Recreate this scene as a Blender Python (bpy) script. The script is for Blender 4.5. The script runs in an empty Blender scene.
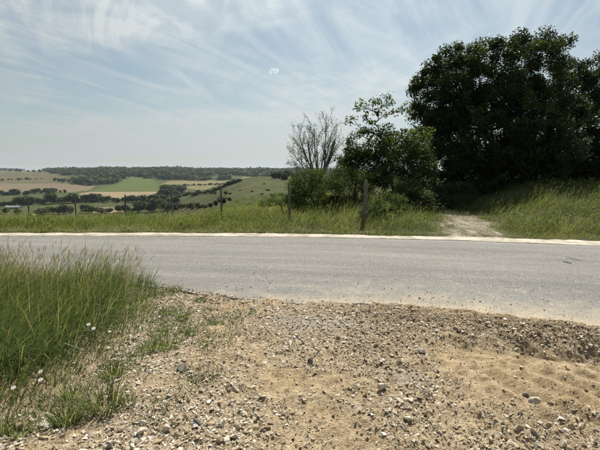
import bpy, bmesh, math, random
import numpy as np
from mathutils import Vector, Matrix

rng = np.random.default_rng(11)
random.seed(11)
R = math.radians

# ---------------------------------------------------------------- camera
FPX, HORIZ, CAMZ = 430.0, 170.0, 1.6           # focal length in photo pixels, eye level row, eye height
PITCH = math.atan((225 - HORIZ) / FPX)
scene = bpy.context.scene
col = scene.collection
cam_d = bpy.data.cameras.new("camera")
cam_d.sensor_width = 36.0
cam_d.lens = 36.0 * FPX / 600.0
cam_d.clip_start = 0.05
cam_d.clip_end = 20000
cam = bpy.data.objects.new("camera", cam_d)
cam.location = (0, 0, CAMZ)
cam.rotation_euler = (math.pi / 2 - PITCH, 0, 0)
col.objects.link(cam)
scene.camera = cam

# ---------------------------------------------------------------- light
SUN_EL, SUN_AZ = 52.0, 15.0                     # azimuth measured to the right of straight ahead
sunv = Vector((math.sin(R(SUN_AZ)) * math.cos(R(SUN_EL)), math.cos(R(SUN_AZ)) * math.cos(R(SUN_EL)), math.sin(R(SUN_EL))))
sl = bpy.data.lights.new("sun", 'SUN')
sl.energy = 5.0
sl.angle = R(0.55)
sl.color = (1.0, 0.95, 0.86)
so = bpy.data.objects.new("sun", sl)
so.rotation_euler = (-sunv).to_track_quat('-Z', 'Y').to_euler()
so.location = (20, 60, 80)
col.objects.link(so)

scene.view_settings.view_transform = 'Standard'
scene.view_settings.look = 'None'
scene.view_settings.gamma = 1.0
scene.view_settings.exposure = 0.60
scene.render.engine = 'CYCLES'
scene.cycles.max_bounces = 8
scene.cycles.transparent_max_bounces = 8
scene.cycles.volume_bounces = 2

world = bpy.data.worlds.new("World")
scene.world = world
world.use_nodes = True
wn, wl = world.node_tree.nodes, world.node_tree.links
wn.clear()


def N(tree, kind, x=0, y=0, **kw):
    n = tree.nodes.new(kind)
    for k, v in kw.items():
        setattr(n, k, v)
    return n


def mth(tree, op, a, b=None, c=None, clamp=False):
    n = tree.nodes.new('ShaderNodeMath')
    n.operation = op
    n.use_clamp = clamp
    for i, v in enumerate((a, b, c)):
        if v is None:
            continue
        if isinstance(v, (int, float)):
            n.inputs[i].default_value = v
        else:
            tree.links.new(v, n.inputs[i])
    return n.outputs[0]


def ramp(tree, fac, stops, interp='LINEAR'):
    n = tree.nodes.new('ShaderNodeValToRGB')
    n.color_ramp.interpolation = interp
    els = n.color_ramp.elements
    while len(els) < len(stops):
        els.new(0.5)
    for e, (p, c) in zip(els, stops):
        e.position = p
        e.color = (c, c, c, 1) if isinstance(c, (int, float)) else (*c, 1)
    tree.links.new(fac, n.inputs[0])
    return n.outputs[0]


def mixc(tree, fac, a, b, mode='MIX'):
    n = tree.nodes.new('ShaderNodeMix')
    n.data_type = 'RGBA'
    n.blend_type = mode
    for sock, v in ((n.inputs[0], fac), (n.inputs[6], a), (n.inputs[7], b)):
        if isinstance(v, (int, float)):
            sock.default_value = v
        elif isinstance(v, tuple):
            sock.default_value = (*v, 1)
        else:
            tree.links.new(v, sock)
    return n.outputs[2]


def noise(tree, vec, scale, detail=4, rough=0.55, dist=0.0, out=0):
    n = tree.nodes.new('ShaderNodeTexNoise')
    n.inputs['Scale'].default_value = scale
    n.inputs['Detail'].default_value = detail
    n.inputs['Roughness'].default_value = rough
    n.inputs['Distortion'].default_value = dist
    if vec is not None:
        tree.links.new(vec, n.inputs['Vector'])
    return n.outputs[out]


def build_world():
    t = world.node_tree
    sky = t.nodes.new('ShaderNodeTexSky')
    sky.sky_type = 'NISHITA'
    sky.sun_disc = False
    sky.sun_elevation = R(SUN_EL)
    sky.sun_rotation = R(SUN_AZ)
    sky.altitude = 100
    sky.air_density = 1.0
    sky.dust_density = 0.8
    sky.ozone_density = 1.0
    tc = t.nodes.new('ShaderNodeTexCoord')
    sep = t.nodes.new('ShaderNodeSeparateXYZ')
    t.links.new(tc.outputs['Generated'], sep.inputs[0])
    zz = mth(t, 'ADD', mth(t, 'MAXIMUM', sep.outputs[2], 0.0), 0.10)
    cx = mth(t, 'DIVIDE', sep.outputs[0], zz)
    cy = mth(t, 'DIVIDE', sep.outputs[1], zz)
    cmb = t.nodes.new('ShaderNodeCombineXYZ')
    t.links.new(cx, cmb.inputs[0])
    t.links.new(cy, cmb.inputs[1])

    def layer(rot, sc, nscale, lo, hi, seed, dist, detail=7, rough=0.6):
        mp = t.nodes.new('ShaderNodeMapping')
        mp.inputs['Rotation'].default_value = (0, 0, R(rot))
        t.links.new(cmb.outputs[0], mp.inputs[0])
        m2 = t.nodes.new('ShaderNodeMapping')
        m2.inputs['Scale'].default_value = (*sc, 1)
        m2.inputs['Location'].default_value = (seed, seed * 0.7, seed * 1.3)
        t.links.new(mp.outputs[0], m2.inputs[0])
        f = noise(t, m2.outputs[0], nscale, detail, rough, dist)
        return ramp(t, f, [(lo, 0.0), (hi, 1.0)], 'EASE')
    broad = layer(20, (0.45, 0.8), 0.8, 0.36, 0.66, 3.1, 0.5, 5, 0.55)
    streak = layer(-66, (0.5, 1.7), 1.2, 0.38, 0.72, 12.4, 2.0, 8, 0.58)
    wisp = layer(-112, (0.6, 2.2), 1.5, 0.40, 0.70, 5.3, 2.4, 8, 0.6)
    a = mth(t, 'MULTIPLY', broad, 0.34)
    b = mth(t, 'MULTIPLY', streak, 0.34)
    c = mth(t, 'MULTIPLY', mth(t, 'MULTIPLY', wisp, broad), 0.38)
    amt = mth(t, 'ADD', mth(t, 'ADD', a, b), c)
    # cirrus scatters the sun forward: brighter towards it (Henyey-like lobe about the sun direction)
    dot = t.nodes.new('ShaderNodeVectorMath')
    dot.operation = 'DOT_PRODUCT'
    dot.inputs[1].default_value = tuple(sunv)
    t.links.new(tc.outputs['Generated'], dot.inputs[0])
    lob = mth(t, 'POWER', mth(t, 'MAXIMUM', dot.outputs['Value'], 0.0), 3.0)
    veil = mth(t, 'MULTIPLY', mth(t, 'POWER', 2.718, mth(t, 'MULTIPLY', mth(t, 'MAXIMUM', sep.outputs[2], 0.0), -7.0)), 0.62)
    amt = mth(t, 'ADD', mth(t, 'ADD', amt, mth(t, 'ADD', mth(t, 'MULTIPLY', lob, 0.32), 0.03)), veil, clamp=True)
    br = mth(t, 'ADD', mth(t, 'MULTIPLY', lob, 9.5), 6.2)
    cc = t.nodes.new('ShaderNodeVectorMath')
    cc.operation = 'SCALE'
    cc.inputs[0].default_value = (0.93, 1.0, 1.01)
    t.links.new(br, cc.inputs['Scale'])
    skyc = mixc(t, 1.0, sky.outputs[0], (0.93, 1.02, 0.97), 'MULTIPLY')
    colr = mixc(t, amt, skyc, cc.outputs[0])
    bg = t.nodes.new('ShaderNodeBackground')
    bg.inputs['Strength'].default_value = 0.05
    t.links.new(colr, bg.inputs[0])
    out = t.nodes.new('ShaderNodeOutputWorld')
    t.links.new(bg.outputs[0], out.inputs[0])


build_world()

# ---------------------------------------------------------------- helpers: numbers
def hash2(ix, iy, seed):
    n = (ix * 374761393 + iy * 668265263 + seed * 1274126177) & 0xFFFFFFFF
    n = ((n ^ (n >> 13)) * 1274126177) & 0xFFFFFFFF
    return ((n ^ (n >> 16)) & 0xFFFF) / 65535.0


def vnoise(x, y, seed=0):
    x, y = np.asarray(x, float), np.asarray(y, float)
    ix, iy = np.floor(x).astype(np.int64), np.floor(y).astype(np.int64)
    fx, fy = x - ix, y - iy
    fx, fy = fx * fx * (3 - 2 * fx), fy * fy * (3 - 2 * fy)
    a, b = hash2(ix, iy, seed), hash2(ix + 1, iy, seed)
    c, d = hash2(ix, iy + 1, seed), hash2(ix + 1, iy + 1, seed)
    return (a * (1 - fx) + b * fx) * (1 - fy) + (c * (1 - fx) + d * fx) * fy


def fbm(x, y, seed=0, octv=4, gain=0.5):
    s, a, tot = 0.0, 1.0, 0.0
    x, y = np.asarray(x, float), np.asarray(y, float)
    for o in range(octv):
        s = s + a * vnoise(x * 2 ** o + 17.3 * o, y * 2 ** o - 9.1 * o, seed + o)
        tot += a
        a *= gain
    return s / tot


def sst(a, b, v):
    t = np.clip((np.asarray(v, float) - a) / (b - a), 0, 1)
    return t * t * (3 - 2 * t)


CP, SP = math.cos(PITCH), math.sin(PITCH)


def ray(px, py):
    a, b = (px - 300) / FPX, -(py - 225) / FPX
    return np.array([a, CP + b * SP, -SP + b * CP])


def gpt(px, py, z=0.0):
    """where a pixel's ray meets the level z (flat ground)"""
    r = ray(px, py)
    k = (z - CAMZ) / r[2]
    return r[0] * k, r[1] * k


def proj(x, y, z):
    x, y, z = np.asarray(x, float), np.asarray(y, float), np.asarray(z, float) - CAMZ
    dep = y * CP - z * SP
    up = y * SP + z * CP
    dep = np.where(dep < 0.01, 0.01, dep)
    return 300 + FPX * x / dep, 225 - FPX * up / dep


def inpoly(px, py, poly):
    px, py = np.asarray(px, float), np.asarray(py, float)
    ins = np.zeros(px.shape, bool)
    n = len(poly)
    for i in range(n):
        x1, y1 = poly[i]
        x2, y2 = poly[(i + 1) % n]
        c = ((y1 > py) != (y2 > py)) & (px < (x2 - x1) * (py - y1) / ((y2 - y1) + 1e-12) + x1)
        ins ^= c
    return ins


# ---------------------------------------------------------------- helpers: meshes
def build(name, V, F, mat=None, parent=None, smooth=False, attrs=None, fmat=None):
    V = np.ascontiguousarray(V, dtype=np.float32).reshape(-1, 3)
    F = np.ascontiguousarray(F, dtype=np.int32)
    k = F.shape[1]
    me = bpy.data.meshes.new(name)
    me.vertices.add(len(V))
    me.vertices.foreach_set('co', V.ravel())
    me.loops.add(F.size)
    me.loops.foreach_set('vertex_index', F.ravel())
    me.polygons.add(len(F))
    me.polygons.foreach_set('loop_start', np.arange(len(F), dtype=np.int32) * k)
    me.polygons.foreach_set('loop_total', np.full(len(F), k, dtype=np.int32))
    me.polygons.foreach_set('use_smooth', np.full(len(F), bool(smooth)))
    for an, arr in (attrs or {}).items():
        arr = np.ascontiguousarray(arr, dtype=np.float32)
        if arr.ndim == 1:
            at = me.attributes.new(an, 'FLOAT', 'POINT')
            at.data.foreach_set('value', arr)
        else:
            at = me.attributes.new(an, 'FLOAT_COLOR', 'POINT')
            if arr.shape[1] == 3:
                arr = np.concatenate([arr, np.ones((len(arr), 1), np.float32)], 1)
            at.data.foreach_set('color', np.ascontiguousarray(arr).ravel())
    for m in (mat if isinstance(mat, (list, tuple)) else [mat]):
        if m is not None:
            me.materials.append(m)
    if fmat is not None:
        me.polygons.foreach_set('material_index', np.ascontiguousarray(fmat, dtype=np.int32))
    me.update(calc_edges=True)
    o = bpy.data.objects.new(name, me)
    col.objects.link(o)
    if parent is not None:
        o.parent = parent
    return o


def thing(name, loc, label, cat, group=None):
    o = bpy.data.objects.new(name, None)
    o.empty_display_size = 0.2
    o.location = loc
    col.objects.link(o)
    return tag(o, label, cat, group)


def tag(o, label, cat, group=None):
    o['label'] = label
    o['category'] = cat
    if group:
        o['group'] = group
    return o


def struct(o, kind='structure', label=None):
    o['kind'] = kind
    if label:
        o['label'] = label
    return o


def grid(X, Y, Z):
    h, w = X.shape
    V = np.stack([X, Y, Z], -1).reshape(-1, 3)
    i = np.arange(h * w).reshape(h, w)
    F = np.stack([i[:-1, :-1], i[:-1, 1:], i[1:, 1:], i[1:, :-1]], -1).reshape(-1, 4)
    return V, F


def tris_of(F):
    return np.concatenate([F[:, [0, 1, 2]], F[:, [0, 2, 3]]])


def blades(P, L, W, az, a0, a1, segs=3, tone=None):
    """tapered grass blades as triangle strips; az lean direction, a0 lean at the foot, a1 extra bend to the tip"""
    n = len(P)
    side = rng.normal(0, 0.9, n) + az + math.pi / 2
    sd = np.stack([np.cos(side), np.sin(side), np.zeros(n)], -1)
    ld = np.stack([np.cos(az), np.sin(az)], -1)
    pts = [P.copy()]
    for s in range(segs):
        t = (s + 0.5) / segs
        ang = a0 + a1 * t
        st = np.stack([ld[:, 0] * np.sin(ang), ld[:, 1] * np.sin(ang), np.cos(ang)], -1) * (L / segs)[:, None]
        pts.append(pts[-1] + st)
    vs, ts = [], []
    for s in range(segs):
        w = (W * (1 - (s / segs) ** 1.5) * 0.5)[:, None]
        vs += [pts[s] - sd * w, pts[s] + sd * w]
        ts += [s / segs, s / segs]
    vs.append(pts[-1])
    ts.append(1.0)
    k = 2 * segs + 1
    V = np.stack(vs, 1).reshape(-1, 3)
    base = np.arange(n) * k
    F = []
    for s in range(segs - 1):
        F.append(np.stack([base + 2 * s, base + 2 * s + 1, base + 2 * s + 3], -1))
        F.append(np.stack([base + 2 * s, base + 2 * s + 3, base + 2 * s + 2], -1))
    F.append(np.stack([base + 2 * segs - 2, base + 2 * segs - 1, base + 2 * segs], -1))
    F = np.concatenate(F)
    tone = rng.random(n) if tone is None else tone
    A = np.zeros((n, k, 3))
    A[:, :, 0] = np.array(ts)[None]
    A[:, :, 1] = tone[:, None]
    A[:, :, 2] = rng.random(n)[:, None]
    return V, F, A.reshape(-1, 3), pts[-1]


def leaves(C, size, tone=None, droop=0.35, wid=0.55, fold=0.22):
    """one folded leaf (two triangles) at every point of C"""
    n = len(C)
    d = rng.normal(0, 1, (n, 3))
    d[:, 2] = d[:, 2] * 0.6 - droop
    d /= np.linalg.norm(d, axis=1)[:, None]
    up = rng.normal(0, 0.55, (n, 3))
    up[:, 2] += 1
    s = np.cross(d, up)
    s /= np.linalg.norm(s, axis=1)[:, None] + 1e-9
    nn = np.cross(s, d)
    size = np.broadcast_to(size, n)[:, None]
    mid = C + d * size * 0.45
    b, tip = C, C + d * size
    l = mid + s * size * wid * 0.5 + nn * size * fold * 0.5
    r = mid - s * size * wid * 0.5 + nn * size * fold * 0.5
    V = np.stack([b, l, tip, r], 1).reshape(-1, 3)
    i = np.arange(n) * 4
    F = np.concatenate([np.stack([i, i + 1, i + 2], -1), np.stack([i, i + 2, i + 3], -1)])
    tone = rng.random(n) if tone is None else tone
    A = np.zeros((n, 4, 3))
    A[:, :, 0] = 0.5
    A[:, :, 1] = tone[:, None]
    A[:, :, 2] = rng.random(n)[:, None]
    return V, F, A.reshape(-1, 3)


def cat(parts):
    Vs, Fs, As, off = [], [], [], 0
    for V, F, A in parts:
        Vs.append(V)
        Fs.append(F + off)
        As.append(A)
        off += len(V)
    return np.concatenate(Vs), np.concatenate(Fs), np.concatenate(As)


def tubes(P0, P1, r0, r1, sides=5):
    """tapered segments between point arrays"""
    n = len(P0)
    d = P1 - P0
    d /= np.linalg.norm(d, axis=1)[:, None] + 1e-9
    ref = np.where(np.abs(d[:, 2:3]) > 0.9, np.array([[1.0, 0, 0]]), np.array([[0, 0, 1.0]]))
    a = np.cross(d, ref)
    a /= np.linalg.norm(a, axis=1)[:, None] + 1e-9
    b = np.cross(d, a)
    V = np.zeros((n, 2, sides, 3))
    for k in range(sides):
        th = 2 * math.pi * k / sides
        o = a * math.cos(th) + b * math.sin(th)
        V[:, 0, k] = P0 + o * r0[:, None]
        V[:, 1, k] = P1 + o * r1[:, None]
    base = (np.arange(n) * 2 * sides)[:, None]
    k = np.arange(sides)[None]
    k2 = (k + 1) % sides
    F = np.stack([base + k, base + k2, base + sides + k2, base + sides + k], -1).reshape(-1, 4)
    return V.reshape(-1, 3), F


# ---------------------------------------------------------------- materials
def newmat(name):
    m = bpy.data.materials.new(name)
    m.use_nodes = True
    t = m.node_tree
    t.nodes.clear()
    out = t.nodes.new('ShaderNodeOutputMaterial')
    return m, t, out


def attr(t, name):
    n = t.nodes.new('ShaderNodeAttribute')
    n.attribute_name = name
    return n


def principled(t, out, colr, rough=0.9, normal=None, spec=0.2):
    p = t.nodes.new('ShaderNodeBsdfPrincipled')
    if isinstance(colr, tuple):
        p.inputs['Base Color'].default_value = (*colr, 1)
    else:
        t.links.new(colr, p.inputs['Base Color'])
    if isinstance(rough, (int, float)):
        p.inputs['Roughness'].default_value = rough
    else:
        t.links.new(rough, p.inputs['Roughness'])
    p.inputs['Specular IOR Level'].default_value = spec
    if normal is not None:
        t.links.new(normal, p.inputs['Normal'])
    if out is not None:
        t.links.new(p.outputs[0], out.inputs[0])
    return p


def bump(t, h, strength=0.5, dist=0.01):
    b = t.nodes.new('ShaderNodeBump')
    b.inputs['Strength'].default_value = strength
    b.inputs['Distance'].default_value = dist
    t.links.new(h, b.inputs['Height'])
    return b.outputs[0]


def pos(t):
    return t.nodes.new('ShaderNodeNewGeometry').outputs['Position']


def foliage(name, stops, trans=0.35, rough=0.55, spec=0.3, tip=None, tscale=(1.2, 1.25, 0.7)):
    """leaf or blade: colour by the per-piece tone, light passing through"""
    m, t, out = newmat(name)
    a = attr(t, 'tone')
    sep = t.nodes.new('ShaderNodeSeparateColor')
    t.links.new(a.outputs['Color'], sep.inputs[0])
    c = ramp(t, sep.outputs[1], stops)
    if tip:
        f = ramp(t, sep.outputs[0], [(tip[0], 0.0), (1.0, 1.0)])
        f = mth(t, 'MULTIPLY', f, sep.outputs[2])
        c = mixc(t, f, c, tip[1])
    p = principled(t, None, c, rough, None, spec)
    tr = t.nodes.new('ShaderNodeBsdfTranslucent')
    tc = mixc(t, 1.0, c, tscale, 'MULTIPLY')
    t.links.new(tc, tr.inputs[0])
    mx = t.nodes.new('ShaderNodeMixShader')
    mx.inputs[0].default_value = trans
    t.links.new(p.outputs[0], mx.inputs[1])
    t.links.new(tr.outputs[0], mx.inputs[2])
    t.links.new(mx.outputs[0], out.inputs[0])
    return m


M = {}
M['grass_tall'] = foliage('grass_tall', [(0.0, (0.031, 0.058, 0.014)), (0.5, (0.066, 0.109, 0.027)), (0.85, (0.117, 0.152, 0.051)), (0.93, (0.30, 0.27, 0.14)), (1.0, (0.45, 0.39, 0.24))], 0.45, 0.42, 0.4, (0.35, (0.23, 0.23, 0.11)))
M['grass_verge'] = foliage('grass_verge', [(0.0, (0.043, 0.067, 0.017)), (0.45, (0.100, 0.125, 0.035)), (0.8, (0.181, 0.186, 0.065)), (1.0, (0.426, 0.370, 0.202))], 0.54, 0.5, 0.3, (0.4, (0.26, 0.25, 0.11)))
M['seed_head'] = foliage('seed_head', [(0.0, (0.46, 0.40, 0.27)), (0.6, (0.62, 0.55, 0.40)), (1.0, (0.46, 0.38, 0.29))], 0.5, 0.8, 0.1)
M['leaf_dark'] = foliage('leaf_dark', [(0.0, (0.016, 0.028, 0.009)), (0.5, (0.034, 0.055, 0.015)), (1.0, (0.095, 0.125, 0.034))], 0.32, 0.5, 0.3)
M['leaf_mid'] = foliage('leaf_mid', [(0.0, (0.03, 0.048, 0.013)), (0.6, (0.064, 0.092, 0.023)), (1.0, (0.135, 0.165, 0.045))], 0.45, 0.55, 0.2)
M['leaf_light'] = foliage('leaf_light', [(0.0, (0.05, 0.08, 0.018)), (0.6, (0.10, 0.14, 0.034)), (1.0, (0.16, 0.19, 0.06))], 0.42, 0.6, 0.15)
M['leaf_bramble'] = foliage('leaf_bramble', [(0.0, (0.024, 0.045, 0.011)), (0.6, (0.06, 0.095, 0.022)), (1.0, (0.13, 0.165, 0.042))], 0.40, 0.6, 0.10)
M['leaf_dry'] = foliage('leaf_dry', [(0.0, (0.06, 0.075, 0.03)), (1.0, (0.16, 0.16, 0.08))], 0.35, 0.6, 0.2)
M['leaf_far'] = foliage('leaf_far', [(0.0, (0.018, 0.028, 0.011)), (0.5, (0.038, 0.054, 0.019)), (1.0, (0.085, 0.10, 0.034))], 0.3, 0.7, 0.1)
M['leaf_far_light'] = foliage('leaf_far_light', [(0.0, (0.04, 0.06, 0.018)), (0.5, (0.07, 0.095, 0.026)), (1.0, (0.11, 0.13, 0.045))], 0.25, 0.7, 0.1)


def mat_bark(name, c1, c2, scale=6.0):
    m, t, out = newmat(name)
    p = pos(t)
    mp = t.nodes.new('ShaderNodeMapping')
    mp.inputs['Scale'].default_value = (1, 1, 0.18)
    t.links.new(p, mp.inputs[0])
    n = noise(t, mp.outputs[0], scale * 5, 6, 0.65)
    c = mixc(t, ramp(t, n, [(0.3, 0.0), (0.7, 1.0)]), c1, c2)
    principled(t, out, c, 0.95, bump(t, n, 0.7, 0.01), 0.1)
    return m


M['bark'] = mat_bark('bark', (0.05, 0.042, 0.033), (0.12, 0.10, 0.08))
M['bark_grey'] = mat_bark('bark_grey', (0.10, 0.09, 0.075), (0.2, 0.185, 0.16))
M['post_wood'] = mat_bark('post_wood', (0.085, 0.075, 0.06), (0.21, 0.19, 0.16), 9)


def mat_dirt():
    m, t, out = newmat('dirt')
    p = pos(t)
    a = attr(t, 'mask')            # r: grey tarmac remnant, g: stoniness, b: damp/dark crumbs
    sep = t.nodes.new('ShaderNodeSeparateColor')
    t.links.new(a.outputs['Color'], sep.inputs[0])
    n1 = noise(t, p, 1.3, 5, 0.6)
    n2 = noise(t, p, 9.0, 6, 0.65)
    n3 = noise(t, p, 70.0, 5, 0.7)
    base = ramp(t, n1, [(0.3, (0.347, 0.248, 0.133)), (0.5, (0.474, 0.352, 0.202)), (0.7, (0.555, 0.433, 0.271))])
    base = mixc(t, ramp(t, n2, [(0.36, 0.9), (0.58, 0.0)]), base, (0.16, 0.105, 0.052))
    base = mixc(t, ramp(t, n3, [(0.34, 0.45), (0.46, 0.0)]), base, (0.11, 0.078, 0.043))
    base = mixc(t, ramp(t, n2, [(0.58, 0.0), (0.75, 0.55)]), base, (0.50, 0.42, 0.29))
    # fine grit: small cells with their own tints
    v = t.nodes.new('ShaderNodeTexVoronoi')
    v.inputs['Scale'].default_value = 120
    t.links.new(p, v.inputs['Vector'])
    hsv = t.nodes.new('ShaderNodeSeparateColor')
    t.links.new(v.outputs['Color'], hsv.inputs[0])
    gritc = ramp(t, hsv.outputs[0], [(0.0, (0.07, 0.06, 0.045)), (0.3, (0.22, 0.165, 0.10)), (0.6, (0.38, 0.30, 0.195)), (0.85, (0.50, 0.44, 0.34)), (1.0, (0.62, 0.58, 0.5))])
    v2 = t.nodes.new('ShaderNodeTexVoronoi')
    v2.inputs['Scale'].default_value = 48
    t.links.new(p, v2.inputs['Vector'])
    hs2 = t.nodes.new('ShaderNodeSeparateColor')
    t.links.new(v2.outputs['Color'], hs2.inputs[0])
    gr2 = ramp(t, hs2.outputs[1], [(0.0, (0.10, 0.085, 0.065)), (0.4, (0.29, 0.22, 0.135)), (0.8, (0.46, 0.38, 0.26)), (1.0, (0.60, 0.55, 0.45))])
    gm = mth(t, 'MULTIPLY', ramp(t, n3, [(0.42, 0.0), (0.55, 1.0)]), mth(t, 'ADD', mth(t, 'MULTIPLY', sep.outputs[1], 0.55), 0.25), clamp=True)
    c = mixc(t, gm, base, gritc)
    gm2 = mth(t, 'MULTIPLY', ramp(t, noise(t, p, 14.0, 4, 0.7), [(0.45, 0.0), (0.56, 0.8)]), mth(t, 'ADD', mth(t, 'MULTIPLY', sep.outputs[1], 0.8), 0.05), clamp=True)
    c = mixc(t, gm2, c, gr2)
    c = mixc(t, mth(t, 'MULTIPLY', sep.outputs[2], ramp(t, n3, [(0.3, 1.0), (0.65, 0.3)])), c, (0.12, 0.08, 0.044))
    tar = mixc(t, n3, (0.24, 0.21, 0.17), (0.42, 0.375, 0.30))
    tm = ramp(t, mth(t, 'ADD', sep.outputs[0], mth(t, 'MULTIPLY', mth(t, 'SUBTRACT', n2, 0.5), 0.9)), [(0.35, 0.0), (0.6, 0.8)])
    c = mixc(t, tm, c, tar)
    h = mth(t, 'ADD', mth(t, 'MULTIPLY', n3, 0.7), mth(t, 'MULTIPLY', mth(t, 'SUBTRACT', 1.0, v.outputs['Distance']), 0.35))
    h = mth(t, 'ADD', h, mth(t, 'MULTIPLY', mth(t, 'MULTIPLY', mth(t, 'SUBTRACT', 1.0, v2.outputs['Distance']), gm2), 1.2))
    principled(t, out, c, 0.95, bump(t, h, 1.0, 0.018), 0.1)
    return m


def mat_road():
    m, t, out = newmat('asphalt')
    p = pos(t)
    e = attr(t, 'edge')            # metres from the near edge
    d = attr(t, 'dust')            # how much earth is tracked on
    v = t.nodes.new('ShaderNodeTexVoronoi')
    v.inputs['Scale'].default_value = 80
    t.links.new(p, v.inputs['Vector'])
    hs = t.nodes.new('ShaderNodeSeparateColor')
    t.links.new(v.outputs['Color'], hs.inputs[0])
    agg = ramp(t, hs.outputs[0], [(0.0, (0.045, 0.045, 0.043)), (0.35, (0.126, 0.123, 0.117)), (0.7, (0.189, 0.183, 0.171)), (0.9, (0.297, 0.288, 0.266)), (1.0, (0.5, 0.48, 0.44))])
    n1 = noise(t, p, 0.55, 5, 0.6)
    n2 = noise(t, p, 3.5, 6, 0.65)
    n3 = noise(t, p, 40, 5, 0.7)
    c = mixc(t, 0.4, agg, (0.140, 0.131, 0.116))
    mpr = t.nodes.new('ShaderNodeMapping')
    mpr.inputs['Rotation'].default_value = (0, 0, R(9))
    t.links.new(p, mpr.inputs[0])
    mps = t.nodes.new('ShaderNodeMapping')
    mps.inputs['Scale'].default_value = (0.16, 1.9, 1)
    t.links.new(mpr.outputs[0], mps.inputs[0])
    ns = noise(t, mps.outputs[0], 1.6, 6, 0.62, 0.4)
    c = mixc(t, ramp(t, ns, [(0.38, 0.42), (0.52, 0.0)]), c, (0.095, 0.092, 0.086))
    c = mixc(t, ramp(t, ns, [(0.54, 0.0), (0.68, 0.4)]), c, (0.27, 0.25, 0.215))
    c = mixc(t, ramp(t, n1, [(0.35, 0.28), (0.6, 0.0)]), c, (0.12, 0.117, 0.11))
    c = mixc(t, ramp(t, n2, [(0.55, 0.0), (0.75, 0.22)]), c, (0.30, 0.285, 0.255))
    # worn wheel lines: long streaks following the lane
    g = mth(t, 'MULTIPLY', mth(t, 'SINE', mth(t, 'MULTIPLY', e.outputs['Fac'], 2.6)), 0.10)
    c = mixc(t, mth(t, 'ADD', g, 0.10, clamp=True), c, (0.25, 0.24, 0.215))
    dm = mth(t, 'ADD', d.outputs['Fac'], mth(t, 'MULTIPLY', mth(t, 'SUBTRACT', n2, 0.5), 0.9))
    dm = mth(t, 'ADD', dm, mth(t, 'MULTIPLY', mth(t, 'SUBTRACT', n3, 0.5), 0.5))
    dm = ramp(t, dm, [(0.25, 0.0), (0.95, 0.85)])
    c = mixc(t, dm, c, mixc(t, n3, (0.36, 0.285, 0.185), (0.52, 0.43, 0.30)))
    h = mth(t, 'ADD', mth(t, 'MULTIPLY', v.outputs['Distance'], -0.6), n3)
    principled(t, out, c, 0.88, bump(t, h, 0.5, 0.006), 0.25)
    return m


def mat_kerb():
    m, t, out = newmat('kerb_concrete')
    p = pos(t)
    n1 = noise(t, p, 1.6, 5, 0.65)
    n2 = noise(t, p, 26, 5, 0.7)
    c = ramp(t, n1, [(0.3, (0.30, 0.265, 0.20)), (0.5, (0.46, 0.42, 0.345)), (0.7, (0.56, 0.525, 0.45))])
    c = mixc(t, ramp(t, n2, [(0.35, 0.6), (0.5, 0.0)]), c, (0.25, 0.21, 0.15))
    c = mixc(t, ramp(t, noise(t, p, 3.3, 6, 0.7), [(0.5, 0.0), (0.62, 0.75)]), c, (0.22, 0.185, 0.125))
    principled(t, out, c, 0.95, bump(t, n2, 0.6, 0.01), 0.15)
    return m


def mat_soil(name, stops, scale=3.0, fine=30.0):
    m, t, out = newmat(name)
    p = pos(t)
    mp = t.nodes.new('ShaderNodeMapping')
    mp.inputs['Scale'].default_value = (1, 0.45, 1)
    t.links.new(p, mp.inputs[0])
    n1 = noise(t, mp.outputs[0], scale, 5, 0.6)
    n2 = noise(t, mp.outputs[0], fine, 5, 0.7)
    c = ramp(t, mth(t, 'ADD', mth(t, 'MULTIPLY', n1, 0.5), mth(t, 'MULTIPLY', n2, 0.5)), stops)
    principled(t, out, c, 0.95, bump(t, n2, 0.8, 0.03), 0.1)
    return m


def mat_field(name, c1, c2, scale, rows=None, patch=None):
    """far field: broad patches, fine mottling and faint drill rows"""
    m, t, out = newmat(name)
    p = pos(t)
    n1 = noise(t, p, scale, 6, 0.65)
    n2 = noise(t, p, scale * 12, 5, 0.7)
    f = mth(t, 'ADD', mth(t, 'MULTIPLY', n1, 0.5), mth(t, 'MULTIPLY', n2, 0.5))
    c = mixc(t, ramp(t, f, [(0.36, 0.0), (0.62, 1.0)]), c1, c2)
    if patch:
        c = mixc(t, ramp(t, noise(t, p, scale * 3.3, 4, 0.6), [(0.52, 0.0), (0.64, 0.7)]), c, patch)
    if rows:
        mp = t.nodes.new('ShaderNodeMapping')
        mp.inputs['Rotation'].default_value = (0, 0, R(rows[0]))
        t.links.new(p, mp.inputs[0])
        w = t.nodes.new('ShaderNodeTexWave')
        w.inputs['Scale'].default_value = rows[1]
        w.inputs['Distortion'].default_value = 0.6
        t.links.new(mp.outputs[0], w.inputs['Vector'])
        c = mixc(t, mth(t, 'MULTIPLY', w.outputs['Fac'], rows[2]), c, tuple(x * 0.6 for x in c1))
    principled(t, out, c, 1.0, None, 0.05)
    return m


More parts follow.
